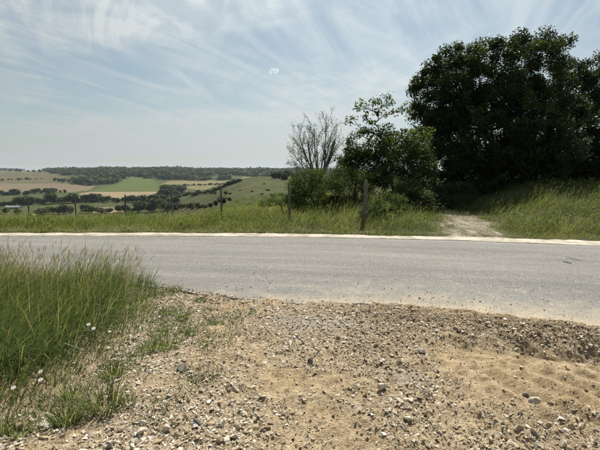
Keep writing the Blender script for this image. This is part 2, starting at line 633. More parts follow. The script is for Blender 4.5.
def mat_stone(name, attr_based):
    m, t, out = newmat(name)
    p = pos(t)
    if attr_based:
        a = attr(t, 'tone')
        sep = t.nodes.new('ShaderNodeSeparateColor')
        t.links.new(a.outputs['Color'], sep.inputs[0])
        f = sep.outputs[1]
    else:
        f = t.nodes.new('ShaderNodeObjectInfo').outputs['Random']
    c = ramp(t, f, [(0.0, (0.045, 0.04, 0.036)), (0.15, (0.12, 0.095, 0.068)), (0.35, (0.26, 0.20, 0.13)), (0.6, (0.42, 0.345, 0.235)), (0.8, (0.55, 0.48, 0.37)), (1.0, (0.68, 0.64, 0.56))])
    n = noise(t, p, 55, 5, 0.7)
    c = mixc(t, ramp(t, n, [(0.35, 0.55), (0.6, 0.0)]), c, (0.33, 0.25, 0.155))
    c = mixc(t, ramp(t, n, [(0.6, 0.0), (0.75, 0.35)]), c, (0.66, 0.62, 0.54))
    principled(t, out, c, 0.8, bump(t, n, 0.5, 0.006), 0.25)
    return m


def mat_plain(name, c, rough=0.8, spec=0.2, var=0.0, metal=0.0):
    m, t, out = newmat(name)
    n = noise(t, pos(t), 25, 4, 0.6)
    cc = mixc(t, n, tuple(x * (1 - var) for x in c), tuple(min(1, x * (1 + var)) for x in c))
    p = principled(t, out, cc, rough, None, spec)
    p.inputs['Metallic'].default_value = metal
    return m


M['dirt'] = mat_dirt()
M['road'] = mat_road()
M['kerb'] = mat_kerb()
M['soil_verge'] = mat_soil('verge_soil', [(0.3, (0.045, 0.05, 0.02)), (0.5, (0.085, 0.085, 0.035)), (0.7, (0.14, 0.125, 0.06))])
M['gravel_path'] = mat_soil('path_gravel', [(0.38, (0.06, 0.06, 0.03)), (0.47, (0.14, 0.12, 0.08)), (0.55, (0.25, 0.22, 0.165)), (0.66, (0.45, 0.41, 0.345))], 3.0, 30)
M['stone_mix'] = mat_stone('stone_mix', True)
M['stone'] = mat_stone('stone', False)
for _n, _c in (('stone_white', (0.47, 0.425, 0.34)), ('stone_tan', (0.36, 0.28, 0.18)), ('stone_grey', (0.17, 0.155, 0.135)), ('stone_brown', (0.22, 0.15, 0.085))):
    M[_n] = mat_plain(_n, _c, 0.85, 0.2, 0.35)
M['stone_dark'] = mat_plain('dark_flint', (0.10, 0.09, 0.075), 0.6, 0.4, 0.5)
M['stone_pale'] = mat_plain('pale_flint', (0.42, 0.36, 0.27), 0.8, 0.3, 0.3)
M['tar'] = mat_plain('tar', (0.075, 0.073, 0.07), 0.8, 0.2, 0.4)
M['wire'] = mat_plain('rusty_wire', (0.16, 0.13, 0.11), 0.6, 0.4, 0.3, 0.5)
M['petal'] = foliage('petal', [(0.0, (0.78, 0.77, 0.74)), (1.0, (0.82, 0.81, 0.79))], 0.3, 0.6, 0.2, None, (1, 1, 1))
M['flower_eye'] = mat_plain('flower_eye', (0.55, 0.42, 0.06), 0.7, 0.2, 0.3)
M['barn_wall'] = mat_plain('barn_wall', (0.36, 0.35, 0.33), 0.9, 0.1, 0.2)
M['barn_roof'] = mat_plain('barn_roof', (0.19, 0.195, 0.20), 0.8, 0.1, 0.15)
M['barn_dark'] = mat_plain('barn_opening', (0.03, 0.03, 0.03), 0.9, 0.1, 0.2)

# ---------------------------------------------------------------- lie of the land
FE_X = [-400, -60, -30, -15, -7.3, -3.6, 0, 3.43, 6.3, 9, 12, 25, 60, 400]
FE_Y = [-40, 6.5, 9.2, 10.15, 10.42, 10.42, 10.25, 9.8, 9.05, 8.25, 7.25, 2.4, -14, -190]
_ne = [gpt(a, b + 4) for a, b in ((167, 281), (197, 288.5), (225, 292.5), (258, 295), (300, 299), (350, 301.5), (400, 303.5), (478, 310.5), (527, 316.5), (600, 325))]
NE_X = [-400, -60, -30, -15, -7, -3] + [p[0] for p in _ne] + [6, 12, 25, 60, 400]
NE_Y = [-45, 1.6, 4.4, 5.45, 5.95, 6.05] + [p[1] for p in _ne] + [3.3, 1.0, -4.0, -21, -200]


def smooth_table(xs, ys):
    X = np.arange(-70, 70, 0.1)
    Y = np.interp(X, xs, ys)
    k = np.hanning(15)
    Y = np.convolve(np.pad(Y, 7, mode='edge'), k / k.sum(), 'valid')
    return X, Y


_FE, _NE = smooth_table(FE_X, FE_Y), smooth_table(NE_X, NE_Y)
yF = lambda x: np.interp(x, *_FE)            # far edge of the tarmac
yN = lambda x: np.interp(x, *_NE)            # near edge
KW = 0.5                                     # width of the concrete strip

_ld = np.linspace(math.log(8), math.log(5000), 900)


def prof(tab):
    d, z = zip(*tab)
    zz = np.interp(np.exp(_ld), d, z)
    k = np.hanning(41)
    zz = np.convolve(np.pad(zz, 20, mode='edge'), k / k.sum(), 'valid')
    return lambda y: np.interp(np.log(np.maximum(y, 8)), _ld, zz)


VALLEY = prof([(8, 0.02), (12.5, 0.02), (18, -0.75), (60, -6.6), (300, -38), (450, -45), (700, -45), (1000, -40), (1300, -25.5), (1600, -9), (2000, 1), (2600, -2), (5000, -14)])
SPUR = prof([(8, 0.02), (14, 0.02), (20, -0.5), (60, -3.6), (150, -6.6), (300, -8.5), (430, -5.5), (520, -5.0), (620, -16), (800, -38), (1000, -38), (1300, -22), (1600, -10), (2000, -8), (2500, -6), (3200, 3), (5000, -10)])
LEFT = prof([(8, 0.02), (12.5, 0.02), (18, -0.75), (60, -6.6), (300, -38), (450, -45), (700, -45), (1000, -40), (1300, -26), (1600, -12), (1800, -8), (2600, -9), (3200, 0), (5000, -14)])
WOODED = prof([(8, 0.02), (14, 0.05), (25, 0.2), (60, -1), (150, -3), (300, -4), (520, -3), (800, -20), (1300, -22), (2000, -8), (3200, 3), (5000, -10)])

PATH = [gpt(472, 236), gpt(471, 230), gpt(466, 223), gpt(459, 217), gpt(450, 214.5)]
PATH = [(x, y) for x, y in PATH]


def path_dist(x, y):
    d = np.full(np.shape(x), 1e9)
    for (x1, y1), (x2, y2) in zip(PATH[:-1], PATH[1:]):
        L2 = (x2 - x1) ** 2 + (y2 - y1) ** 2
        t = np.clip(((x - x1) * (x2 - x1) + (y - y1) * (y2 - y1)) / L2, 0, 1)
        d = np.minimum(d, np.hypot(x - x1 - t * (x2 - x1), y - y1 - t * (y2 - y1)))
    return d


def H(x, y):
    """height of the natural ground"""
    x, y = np.asarray(x, float), np.asarray(y, float)
    yy = np.maximum(y, 1.0)
    u = np.clip(x / yy, -3, 3)
    px = 300 + FPX * u
    s = sst(140, 262, px + 10 * (fbm(y / 90, u * 4, 5, 2) - 0.5))
    l = 1 - sst(30, 62, px)
    w = sst(285, 330, px)
    v = VALLEY(yy)
    v = v * (1 - l) + LEFT(yy) * l
    z = v * (1 - s) + SPUR(yy) * s
    z = z * (1 - w) + WOODED(yy) * w
    # folds and lumps grow with distance
    amp = np.clip((yy - 30) / 400, 0, 1)
    z = z + amp * 5.0 * (fbm(x / 260, y / 260, 40, 3) - 0.5) + amp * 1.3 * (fbm(x / 60, y / 60, 44, 3) - 0.5)
    k = y - yF(np.clip(x, -69, 69)) - KW
    near = sst(-0.1, 0.7, k) * (1 - np.clip((yy - 60) / 60, 0, 1))
    z = z + near * 0.16 * (fbm(x * 0.9, y * 0.9, 60, 3) - 0.4)
    bank = sst(5.7, 7.9, x - 0.16 * (y - 11)) * sst(0.4, 8.0, k) * (1 - sst(35, 55, y))
    z = z + 0.62 * bank
    rise = sst(0.2, 2.0, x) * (1 - sst(2.8, 3.8, x)) * sst(0.3, 3.0, k) * (1 - sst(30, 50, y))
    z = z + 0.22 * rise
    z = np.where(y < 8, np.minimum(z, 0.02), z)
    return z


def Hs(x, y):
    return float(H(np.array([x]), np.array([y]))[0])


# ---- fields, by the outline each shows across the valley
POLY = {
    'wood': [[(44, 171), (47, 160), (262, 160), (275, 178), (262, 177.5), (246, 176.2), (225, 175.5), (200, 176.5), (180, 176.5), (168, 178.5), (152, 179), (138, 177), (126, 176.5), (121, 181.5), (110, 184), (98, 186), (90, 186), (72, 183), (80, 178), (92, 177.5), (84, 175.5), (66, 175.5), (52, 173)],
             [(155, 178), (172, 177.5), (235, 178.5), (236, 180.2), (180, 180.5), (166, 181)],
             [(0, 160), (46, 160), (46, 170), (0, 170.6)], [(262, 160), (330, 160), (330, 174.5), (276, 175.5)]],
    'green_field': [[(125, 176.5), (138, 177), (153, 179), (158, 184), (173, 186), (165, 191.3), (90, 192), (98, 188.6), (112, 185), (122, 181.5)]],
    'stubble_field': [[(70, 199), (76, 194), (90, 191.8), (166, 191.2), (150, 196), (128, 198.5)], [(92, 214), (93, 207.5), (120, 207), (123, 211), (110, 214)], [(28, 217.5), (28, 214), (46, 214), (47, 217.5)]],
    'brown_field': [[(-400, 183.5), (60, 183.5), (96, 186), (89, 190), (73, 192), (0, 193), (-400, 193)]],
    'olive_field': [[(-400, 168), (45, 170), (53, 173), (67, 176), (58, 180), (72, 184), (-400, 184)]],
    'wheat_field': [[(160, 184.5), (172, 180), (236, 180.5), (246, 176), (276, 178), (290, 184), (262, 184), (236, 183.5), (200, 184)], [(182, 188), (190, 184.6), (250, 184), (250, 187), (200, 190)]],
}
FIELD_MIN = {'wood': 1000, 'green_field': 900, 'stubble_field': 420, 'brown_field': 800, 'olive_field': 1000, 'wheat_field': 700}


def region(x, y, z):
    px, py = proj(x, y, z)
    jx = 1.6 * (fbm(x / 25, y / 60, 81, 2) - 0.5)
    jy = 0.7 * (fbm(x / 25, y / 60, 82, 2) - 0.5)
    reg = np.zeros(np.shape(x), int)
    for i, (k, polys) in enumerate(POLY.items()):
        for pl in polys:
            m = inpoly(px + jx, py + jy, pl) & (y > FIELD_MIN[k]) & (reg == 0)
            reg[m] = i + 1
    return reg


M['f_pasture'] = mat_field('pasture', (0.030, 0.039, 0.014), (0.069, 0.074, 0.028), 0.04, None, (0.101, 0.088, 0.040))
M['f_green_field'] = mat_field('green_crop', (0.058, 0.080, 0.020), (0.082, 0.105, 0.03), 0.012, (30, 0.25, 0.2))
M['f_stubble_field'] = mat_field('stubble', (0.191, 0.145, 0.085), (0.246, 0.191, 0.119), 0.012, (70, 0.3, 0.2))
M['f_brown_field'] = mat_field('ploughed', (0.123, 0.097, 0.062), (0.163, 0.130, 0.086), 0.009, (80, 0.22, 0.2))
M['f_olive_field'] = mat_field('rough_grazing', (0.075, 0.068, 0.034), (0.106, 0.093, 0.049), 0.014, None, (0.047, 0.051, 0.023))
M['f_wheat_field'] = mat_field('wheat', (0.128, 0.111, 0.053), (0.178, 0.153, 0.076), 0.012, (20, 0.25, 0.2))
M['f_wood'] = mat_field('wood_floor', (0.02, 0.03, 0.012), (0.035, 0.045, 0.02), 0.05)


def build_land():
    u = np.concatenate([np.linspace(-1.3, -0.78, 40, endpoint=False), np.linspace(-0.78, 0.06, 460, endpoint=False), np.linspace(0.06, 1.3, 70)])
    y = np.exp(np.linspace(math.log(14.0), math.log(4000), 260))
    U, Y = np.meshgrid(u, y)
    X = U * Y
    Z = H(X, Y)
    V, F = grid(X, Y, Z)
    ctr = V[F].mean(1)
    reg = region(ctr[:, 0], ctr[:, 1], ctr[:, 2])
    names = ['hillside'] + list(POLY)
    mats = ['f_pasture', 'f_wood', 'f_green_field', 'f_stubble_field', 'f_brown_field', 'f_olive_field', 'f_wheat_field']
    labels = ['green hillside falling into the valley and rising again', 'dark ground under the far wood', 'bright green crop field on the far slope below the wood', 'pale tan stubble field across the valley', 'brown ploughed field at the far left', 'dull olive grazing land along the far left skyline', 'yellow wheat fields behind the pasture spur']
    for i, nm in enumerate(names):
        f = F[reg == i]
        if not len(f):
            continue
        idx, inv = np.unique(f, return_inverse=True)
        o = build('woodland_floor' if nm == 'wood' else nm, V[idx], inv.reshape(-1, 4), M[mats[i]], smooth=True)
        struct(o, label=labels[i])


build_land()


def build_near():
    # verge and roadside earth: one sheet under road, path and grass
    xs = np.concatenate([np.linspace(-60, -16, 45, endpoint=False), np.linspace(-16, 18, 170, endpoint=False), np.linspace(18, 60, 43)])
    ys = np.concatenate([np.linspace(-30, 0, 31, endpoint=False), np.linspace(0, 14.3, 110)])
    X, Y = np.meshgrid(xs, ys)
    Z = H(X, Y)
    k = Y - yF(X) - KW
    Z = np.where(k < 0.05, -0.09, Z)
    V, F = grid(X, Y, Z)
    c = V[F].mean(1)
    dirt = (c[:, 1] < yN(c[:, 0]) + 0.3) & (c[:, 0] > -2.5 - 0.3 * c[:, 1])
    o = build('ground', V, F, [M['soil_verge'], M['dirt']], smooth=True, fmat=dirt.astype(int), attrs={'mask': np.tile([0, 0.5, 0], (len(V), 1))})
    struct(o)

    # the metalled lane, a slab with worn edges
    xs = np.concatenate([np.linspace(-60, -12, 60, endpoint=False), np.linspace(-12, 12, 620, endpoint=False), np.linspace(12, 60, 50)])
    tt = np.concatenate([[0, 0], np.linspace(0, 1, 18), [1]])
    X = np.tile(xs, (len(tt), 1))
    jit = (fbm(xs * 3.0, xs * 0, 21, 4) - 0.5) * 0.22 + (fbm(xs * 0.6, xs * 0, 25, 2) - 0.5) * 0.25 + (fbm(xs * 14, xs * 0, 27, 2) - 0.5) * 0.05
    n, f = yN(xs) + jit, yF(xs)
    Yg = n[None] + tt[:, None] * (f - n)[None]
    Zg = 0.025 * np.sin(np.clip(tt, 0, 1) * math.pi)[:, None] + 0.006 * (fbm(X * 1.3, Yg * 1.3, 90, 3) - 0.5)
    Yg[0] += 0.02
    Zg[0] = -0.12
    Zg[-1] = -0.12
    V, F = grid(X, Yg, Zg)
    edge = V[:, 1] - yN(V[:, 0])
    side = 0.35 + 0.65 * sst(-2.0, 2.0, V[:, 0])
    dust = side * (0.85 * np.exp(-np.maximum(edge, 0) / 0.5) + 0.17 * np.exp(-((edge - 1.1) / 1.0) ** 2))
    o = build('road', V, F, M['road'], smooth=True, attrs={'edge': edge, 'dust': dust})
    struct(o)
    road = o
    # two dark tar strokes on the right of the lane
    for (a, b, w) in (((562, 261.5), (572, 263.8), 0.025), ((565, 257.2), (583, 261.2), 0.014)):
        p, q = np.array(gpt(*a, 0.02)), np.array(gpt(*b, 0.02))
        m = 14
        t = np.linspace(0, 1, m)
        c = p[None] + t[:, None] * (q - p)[None]
        nrm = np.array([-(q - p)[1], (q - p)[0]])
        nrm /= np.linalg.norm(nrm)
        ww = w * np.sin(t * math.pi) ** 0.5 * (0.6 + 0.6 * rng.random(m)) + 0.003
        L, Rr = c + nrm * ww[:, None], c - nrm * ww[:, None]
        Vv = np.concatenate([np.c_[L, np.full(m, 0.034)], np.c_[Rr, np.full(m, 0.034)]])
        i = np.arange(m - 1)
        Fv = np.stack([i, i + 1, m + i + 1, m + i], -1)
        build('tar_mark', Vv, Fv, M['tar'], road)

    # concrete strip along the far side
    tt = np.array([0, 0, 0.06, 0.3, 0.7, 0.94, 1, 1])
    zz = np.array([-0.12, 0.006, 0.014, 0.022, 0.03, 0.035, 0.03, -0.12])
    X = np.tile(xs, (len(tt), 1))
    j1 = (fbm(xs * 4.2, xs * 0, 31, 4) - 0.5) * 0.08
    f0 = yF(xs) - 0.07 + j1 * 0.6
    wd = KW - 0.14 + (fbm(xs * 2.3, xs * 0, 35, 5) - 0.5) * 0.26 + 0.22 * sst(2.5, 6, xs)
    Yg = f0[None] + tt[:, None] * wd[None]
    Zg = np.tile(zz[:, None], (1, len(xs))) + 0.005 * (fbm(X * 2, Yg * 5, 37, 3) - 0.5)
    V, F = grid(X, Yg, Zg)
    struct(build('kerb', V, F, M['kerb'], smooth=True))

    # trodden gravel path into the trees
    xs = np.linspace(1.5, 7.0, 160)
    ys = np.linspace(9.0, 19.0, 260)
    X, Y = np.meshgrid(xs, ys)
    d = path_dist(X, Y) + 1.1 * (fbm(X * 1.9, Y * 0.55, 51, 5, 0.6) - 0.5)
    Z = H(X, Y) + 0.03 + 0.022 * (fbm(X * 12, Y * 4, 55, 4) - 0.5) - 0.03 * (1 - sst(0.1, 0.5, Y - yF(X) - KW)) - 0.07 * sst(0.3, 1.1, d)
    V, F = grid(X, Y, Z)
    keep = (d.ravel()[F].max(1) < 1.1) & ((V[:, 1] - yF(V[:, 0]) - KW)[F].min(1) > -0.25)
    F = F[keep]
    idx, inv = np.unique(F, return_inverse=True)
    struct(build('path', V[idx], inv.reshape(-1, 4), M['gravel_path'], smooth=True))


# ---- the dirt apron in front
def track(x, y):
    """lumps, ruts and scuffed ridges of the earth apron, in metres"""
    z = 0.10 * (fbm(x * 0.7, y * 0.7, 101, 3) - 0.5) + 0.065 * (fbm(x * 3.1, y * 3.1, 103, 3) - 0.5)
    rough = 0.55 + 0.9 * fbm(x * 0.9, y * 0.9, 117, 2)
    z = z + rough * (0.045 * (fbm(x * 11, y * 11, 107, 3) - 0.5) + 0.022 * (fbm(x * 42, y * 42, 109, 2) - 0.5))
    # scuffed tyre ridges near the tarmac on the right
    c = np.exp(-(((x - 2.45) / 1.0) ** 2 + ((y - 4.0 + 0.28 * (x - 2.4)) / 0.42) ** 2))
    ph = (x * 0.80 + y * 0.62) * 2 * math.pi / 0.20 + 5.0 * fbm(x * 1.7, y * 1.7, 111, 3)
    brk = np.clip(fbm(x * 3.3, y * 3.3, 113, 3) * 2.2 - 0.35, 0.1, 1.2)
    saw = (ph / (2 * math.pi)) % 1.0
    saw = np.where(saw < 0.72, saw / 0.72, (1 - saw) / 0.28)
    z = z + c * 0.095 * (saw - 0.5) * brk + c * 0.06 * (fbm(x * 14, y * 14, 114, 4, 0.6) - 0.5)
    # rut curving out of the right
    r = y - (3.62 - 0.20 * (x - 2.2) + 0.05 * (x - 2.2) ** 2)
    z = z - 0.10 * np.exp(-(r / 0.15) ** 2) * sst(1.0, 2.2, x) + 0.03 * np.exp(-((r - 0.3) / 0.16) ** 2) * sst(1.2, 2.2, x)
    # flow grooves in the sand on the right, running down to the camera
    g = np.sin((x * 1.0 + y * 0.55) * 2 * math.pi / 0.23 + 4 * fbm(x * 1.2, y * 1.2, 115, 2))
    z = z + 0.019 * g * sst(0.6, 1.6, x) * (1 - sst(3.2, 3.8, y))
    return z


def apron(x, y):
    e = yN(x) - y
    z = track(x, y) - 0.01
    b = 1 - sst(0.0, 0.55, e)
    edge = -0.004 + 0.085 * (fbm(x * 2.6, y * 2.6, 121, 5, 0.6) - 0.5) + 0.03 * sst(-0.5, 1.5, x) + 0.5 * np.minimum(track(x, y), 0.03)
    z = z * (1 - b) + edge * b
    z = z - 0.26 * np.maximum(-e - 0.02, 0)          # dives under the tarmac
    return z


def stoniness(x, y):
    s = 0.66 - 0.24 * np.clip(x - 0.2, -1.2, 2.2) + 2.3 * (fbm(x * 1.3, y * 1.3, 131, 4) - 0.5)
    s = s + 0.75 * np.exp(-((yN(x) - y - 0.38) / 0.4) ** 2) * sst(-1.0, 1.0, x)
    s = s + 0.95 * np.exp(-(((x - 2.3) / 1.0) ** 2 + ((y - 4.1 + 0.28 * (x - 2.3)) / 0.4) ** 2))
    s = s + 0.4 * np.exp(-((y - 2.3) / 0.5) ** 2) * sst(0.8, 1.6, x)
    return np.clip(s, 0.13, 1.4)


def blob(x, y, px, py, rx, ry):
    cx, cy = gpt(px, py)
    return np.exp(-(((x - cx) / rx) ** 2 + ((y - cy) / ry) ** 2))


def build_apron():
    xs = np.concatenate([np.linspace(-6.5, -3.4, 40, endpoint=False), np.linspace(-3.4, 4.4, 400, endpoint=False), np.linspace(4.4, 8, 60)])
    t = np.linspace(0, 1, 300)
    X = np.tile(xs, (len(t), 1))
    y0 = 1.0 - 0 * xs
    y1 = yN(xs) + 0.5
    Y = y0[None] + (t ** 1.0)[:, None] * (y1 - y0)[None]
    Z = apron(X, Y)
    V, F = grid(X, Y, Z)
    x, y = V[:, 0], V[:, 1]
    tar = 0.75 * blob(x, y, 412, 374, 0.20, 0.22) + 0.7 * blob(x, y, 292, 322, 0.42, 0.30) + 0.5 * blob(x, y, 345, 325, 0.35, 0.25)
    e = yN(x) - y
    damp = 0.9 * np.exp(-((e - 0.4) / 0.42) ** 2) * sst(0.2, 1.4, x) * np.clip(fbm(x * 3, y * 3, 141, 3) * 1.9 - 0.4, 0, 1)
    damp = damp + 0.9 * np.exp(-(((x - 2.3) / 0.95) ** 2 + ((y - 4.15 + 0.28 * (x - 2.3)) / 0.38) ** 2)) * np.clip(fbm(x * 5, y * 5, 143, 4) * 2.4 - 0.55, 0, 1)
    mask = np.stack([np.clip(tar, 0, 1), np.clip(stoniness(x, y), 0, 1), np.clip(damp, 0, 1)], -1)
    struct(build('dirt', V, F, M['dirt'], smooth=True, attrs={'mask': mask}))


build_near()
build_apron()

# ---------------------------------------------------------------- stones
PHI = (1 + 5 ** 0.5) / 2
ICO_V = np.array([(-1, PHI, 0), (1, PHI, 0), (-1, -PHI, 0), (1, -PHI, 0), (0, -1, PHI), (0, 1, PHI), (0, -1, -PHI), (0, 1, -PHI), (PHI, 0, -1), (PHI, 0, 1), (-PHI, 0, -1), (-PHI, 0, 1)], float)
ICO_V /= np.linalg.norm(ICO_V[0])
ICO_F = np.array([(0, 11, 5), (0, 5, 1), (0, 1, 7), (0, 7, 10), (0, 10, 11), (1, 5, 9), (5, 11, 4), (11, 10, 2), (10, 7, 6), (7, 1, 8), (3, 9, 4), (3, 4, 2), (3, 2, 6), (3, 6, 8), (3, 8, 9), (4, 9, 5), (2, 4, 11), (6, 2, 10), (8, 6, 7), (9, 8, 1)])


def subdiv(V, F):
    mid = {}
    V = [tuple(v) for v in V]
    out = []

    def m(a, b):
        k = (min(a, b), max(a, b))
        if k not in mid:
            p = (np.array(V[a]) + np.array(V[b])) / 2
            p /= np.linalg.norm(p)
            V.append(tuple(p))
            mid[k] = len(V) - 1
        return mid[k]
    for a, b, c in F:
        ab, bc, ca = m(a, b), m(b, c), m(c, a)
        out += [(a, ab, ca), (b, bc, ab), (c, ca, bc), (ab, bc, ca)]
    return np.array(V), np.array(out)


ICO2_V, ICO2_F = subdiv(ICO_V, ICO_F)


def stone_shape(sd, npts=11):
    """angular flint fragment: hull of a few points, flattened"""
    r = np.random.default_rng(sd)
    p = r.normal(0, 1, (npts, 3))
    p /= np.linalg.norm(p, axis=1)[:, None]
    p *= r.uniform(0.72, 1.1, (npts, 1)) * np.array([1.0, r.uniform(0.55, 0.95), r.uniform(0.42, 0.75)])
    bm = bmesh.new()
    for q in p:
        bm.verts.new(q)
    res = bmesh.ops.convex_hull(bm, input=bm.verts)
    junk = list({e for e in res['geom_interior'] + res['geom_unused'] if isinstance(e, bmesh.types.BMVert)})
    if junk:
        bmesh.ops.delete(bm, geom=junk, context='VERTS')
    bmesh.ops.triangulate(bm, faces=bm.faces)
    bm.verts.index_update()
    V = np.array([v.co[:] for v in bm.verts])
    F = np.array([[v.index for v in f.verts] for f in bm.faces])
    bm.free()
    return V, F


def rotz(V, a):
    c, s = np.cos(a), np.sin(a)
    return np.stack([V[..., 0] * c - V[..., 1] * s, V[..., 0] * s + V[..., 1] * c, V[..., 2]], -1)


GRASS_POLY = [gpt(-140, 452), gpt(-20, 424), gpt(14, 411), gpt(48, 391), gpt(78, 378), gpt(105, 365), gpt(121, 345), gpt(138, 325), gpt(154, 304), gpt(154, 286), gpt(140, 277), gpt(120, 273), (-3.4, 5.95), (-5.0, 5.98), (-9.0, 5.85), (-12.0, 5.6), (-12.0, 1.4), (-5.0, 1.2)]


def build_stones():
    n = 190000
    x = rng.uniform(-3.6, 5.0, n)
    y = rng.uniform(1.9, 7.2, n)
    e = yN(x) - y
    p = np.where(e > -0.06, stoniness(x, y), 0.17 * np.exp(np.minimum(e + 0.06, 0) / 0.55) * sst(-2.6, 1.5, x))
    p *= np.where(inpoly(x, y, GRASS_POLY), 0.12, 1)
    p *= np.clip(1.15 - 0.13 * (y - 2.2), 0.4, 1)
    keep = rng.random(n) < p * 0.78
    x, y = x[keep], y[keep]
    n = len(x)
    sz = np.clip(np.exp(rng.normal(math.log(0.0090), 0.52, n)), 0.0045, 0.029) * (0.8 + 0.3 * np.clip(stoniness(x, y), 0, 1))
    sz = np.where(yN(x) - y < 0, sz * 0.75, sz)
    # the pieces that show largest become stones of their own
    show = sz / y
    order = np.argsort(-show)
    big, small = order[:280], order[280:]
    zf = lambda xx, yy: np.where(yN(xx) - yy < 0.1, np.maximum(apron(xx, yy), 0.003 + 0.025 * np.sin(math.pi * np.clip((yy - yN(xx)) / (yF(xx) - yN(xx)), 0, 1))), apron(xx, yy))
    # small ones
    xs, ys, ss = x[small], y[small], sz[small]
    zs = zf(xs, ys)
    shapes = [stone_shape(500 + i, 6 + i % 2) for i in range(48)]
    k = rng.integers(0, 48, len(xs))
    pale = 0.25 * np.clip(0.6 - xs * 0.5, 0, 1) * np.clip(stoniness(xs, ys), 0, 1)
    tn = np.clip(rng.beta(1.7, 1.3, len(xs)) + pale, 0, 1) * np.where(yN(xs) - ys < 0, 0.6, 1)
    parts = []
    for q in range(48):
        m = np.where(k == q)[0]
        V0, F0 = shapes[q]
        a, b = rng.normal(0, 0.45, len(m))[:, None], rng.uniform(0, 6.28, len(m))[:, None]
        W = np.broadcast_to(V0, (len(m), *V0.shape)) * ss[m][:, None, None]
        W = np.stack([W[..., 0], W[..., 1] * np.cos(a) - W[..., 2] * np.sin(a), W[..., 1] * np.sin(a) + W[..., 2] * np.cos(a)], -1)
        W = rotz(W, b) + np.stack([xs[m], ys[m], zs[m] + ss[m] * 0.2], -1)[:, None]
        A = np.zeros((len(m), len(V0), 3))
        A[:, :, 1] = tn[m][:, None]
        parts.append((W.reshape(-1, 3), (F0[None] + (np.arange(len(m)) * len(V0))[:, None, None]).reshape(-1, 3), A.reshape(-1, 3)))
    V, F, A = cat(parts)
    o = build('gravel', V, F, M['stone_mix'], attrs={'tone': A})
    struct(o, 'stuff', 'loose flint gravel strewn over the bare earth')
    # stones of their own
    protos = []
    for i in range(14):
        protos.append(build('stone', *stone_shape(900 + i, 14), M[('stone_white', 'stone_tan', 'stone_grey', 'stone_tan', 'stone_white', 'stone_brown', 'stone_tan')[i % 7]]))
    for i, q in enumerate(big):
        o = protos[i] if i < len(protos) else protos[i % 14].copy()
        if i >= len(protos):
            col.objects.link(o)
        s = max(float(sz[q]) * 1.12, 0.012)
        o.scale = (s, s, s)
        o.rotation_euler = (rng.normal(0, 0.4), rng.normal(0, 0.4), rng.uniform(0, 6.28))
        o.location = (x[q], y[q], float(zf(x[q], y[q])) + s * 0.25)
        hue = ('whitish', 'tan', 'grey', 'tan', 'whitish', 'brown', 'tan')[i % 14 % 7]
        ux, uy = proj(x[q], y[q], 0.0)
        zone = 'bottom left below the grass tufts' if ux < 170 else ('bottom left of centre' if ux < 300 else ('bottom right of centre' if ux < 430 else 'bottom right'))
        if uy < 392:
            zone = 'left near the low weeds' if ux < 230 else ('middle around the dark flint' if ux < 380 else 'right between tarmac edge and pale flint')
        size = 'larger' if s > 0.030 else 'small'
        tag(o, size + ' ' + hue + ' angular flint on the earth, ' + zone, 'stone', size + ' ' + hue + ' flints, ' + zone)
    # the stones that catch the eye
    for px, py, r, mt, lab, asp in (
            (310, 362, 0.040, 'stone_dark', 'dark lumpy flint lying alone near the middle of the bare earth', 0.8),
            (382, 388, 0.044, 'stone', 'squat tan and grey stone with a dark side below the grey tarmac patch', 0.75),
            (534, 399, 0.062, 'stone_pale', 'long pale flint lying on bare sand at the right', 0.4),
            (526, 391, 0.030, 'stone_dark', 'small dark flint touching the long pale one on the sand', 0.7),
            (421, 349, 0.058, 'stone_dark', 'flat dark stone tilted in the sand right of the grey tarmac patch', 0.4),
            (182, 371, 0.060, 'stone_dark', 'pair-like dark clod at the upper left of the gravel spread', 0.5),
            (252, 309, 0.040, 'stone_dark', 'dark clod just below the tarmac edge, left of centre', 0.6),
            (386, 338, 0.036, 'stone_pale', 'pale grey stone standing alone upper centre right of the dark flint', 0.7),
            (235, 388, 0.036, 'stone_pale', 'rounded whitish stone in the densest gravel left of centre', 0.7),
            (480, 372, 0.034, 'stone_pale', 'white faced stone below the tyre ridges', 0.6)):
        gx, gy = gpt(px, py)
        V, F = stone_shape(int(px * 7 + py), 18)
        o = build('stone', V * np.array([r, r * 0.85, r * asp / 0.55]), F, M[mt])
        o.rotation_euler = (0.1, 0.1, px * 0.37)
        o.location = (gx, gy, float(apron(gx, gy)) + r * asp * 0.45)
        tag(o, lab, 'stone')


build_stones()

# ---------------------------------------------------------------- foreground grass
def grass_density(x, y):
    return np.clip(0.55 + 1.1 * (fbm(x * 1.6, y * 1.6, 151, 3) - 0.4), 0.15, 1)


def spikes(tips, dirs, length, width):
    """feathery seed heads: a few slim four-sided spindles along each tip"""
    n = len(tips)
    a = rng.uniform(0, 6.28, n)
    s1 = np.stack([np.cos(a), np.sin(a), np.zeros(n)], -1)
    d = dirs / (np.linalg.norm(dirs, axis=1)[:, None] + 1e-9)
    s2 = np.cross(d, s1)
    mid = tips + d * (length * 0.4)[:, None]
    end = tips + d * length[:, None]
    w = width[:, None] * 0.5
    V = np.stack([tips, mid + s1 * w, mid + s2 * w, mid - s1 * w, mid - s2 * w, end], 1).reshape(-1, 3)
    i = np.arange(n) * 6
    F = []
    for p, q in ((1, 2), (2, 3), (3, 4), (4, 1)):
        F += [np.stack([i, i + p, i + q], -1), np.stack([i + 5, i + q, i + p], -1)]
    A = np.zeros((n, 6, 3))
    A[:, :, 1] = rng.random(n)[:, None]
    return V, np.concatenate(F), A.reshape(-1, 3)


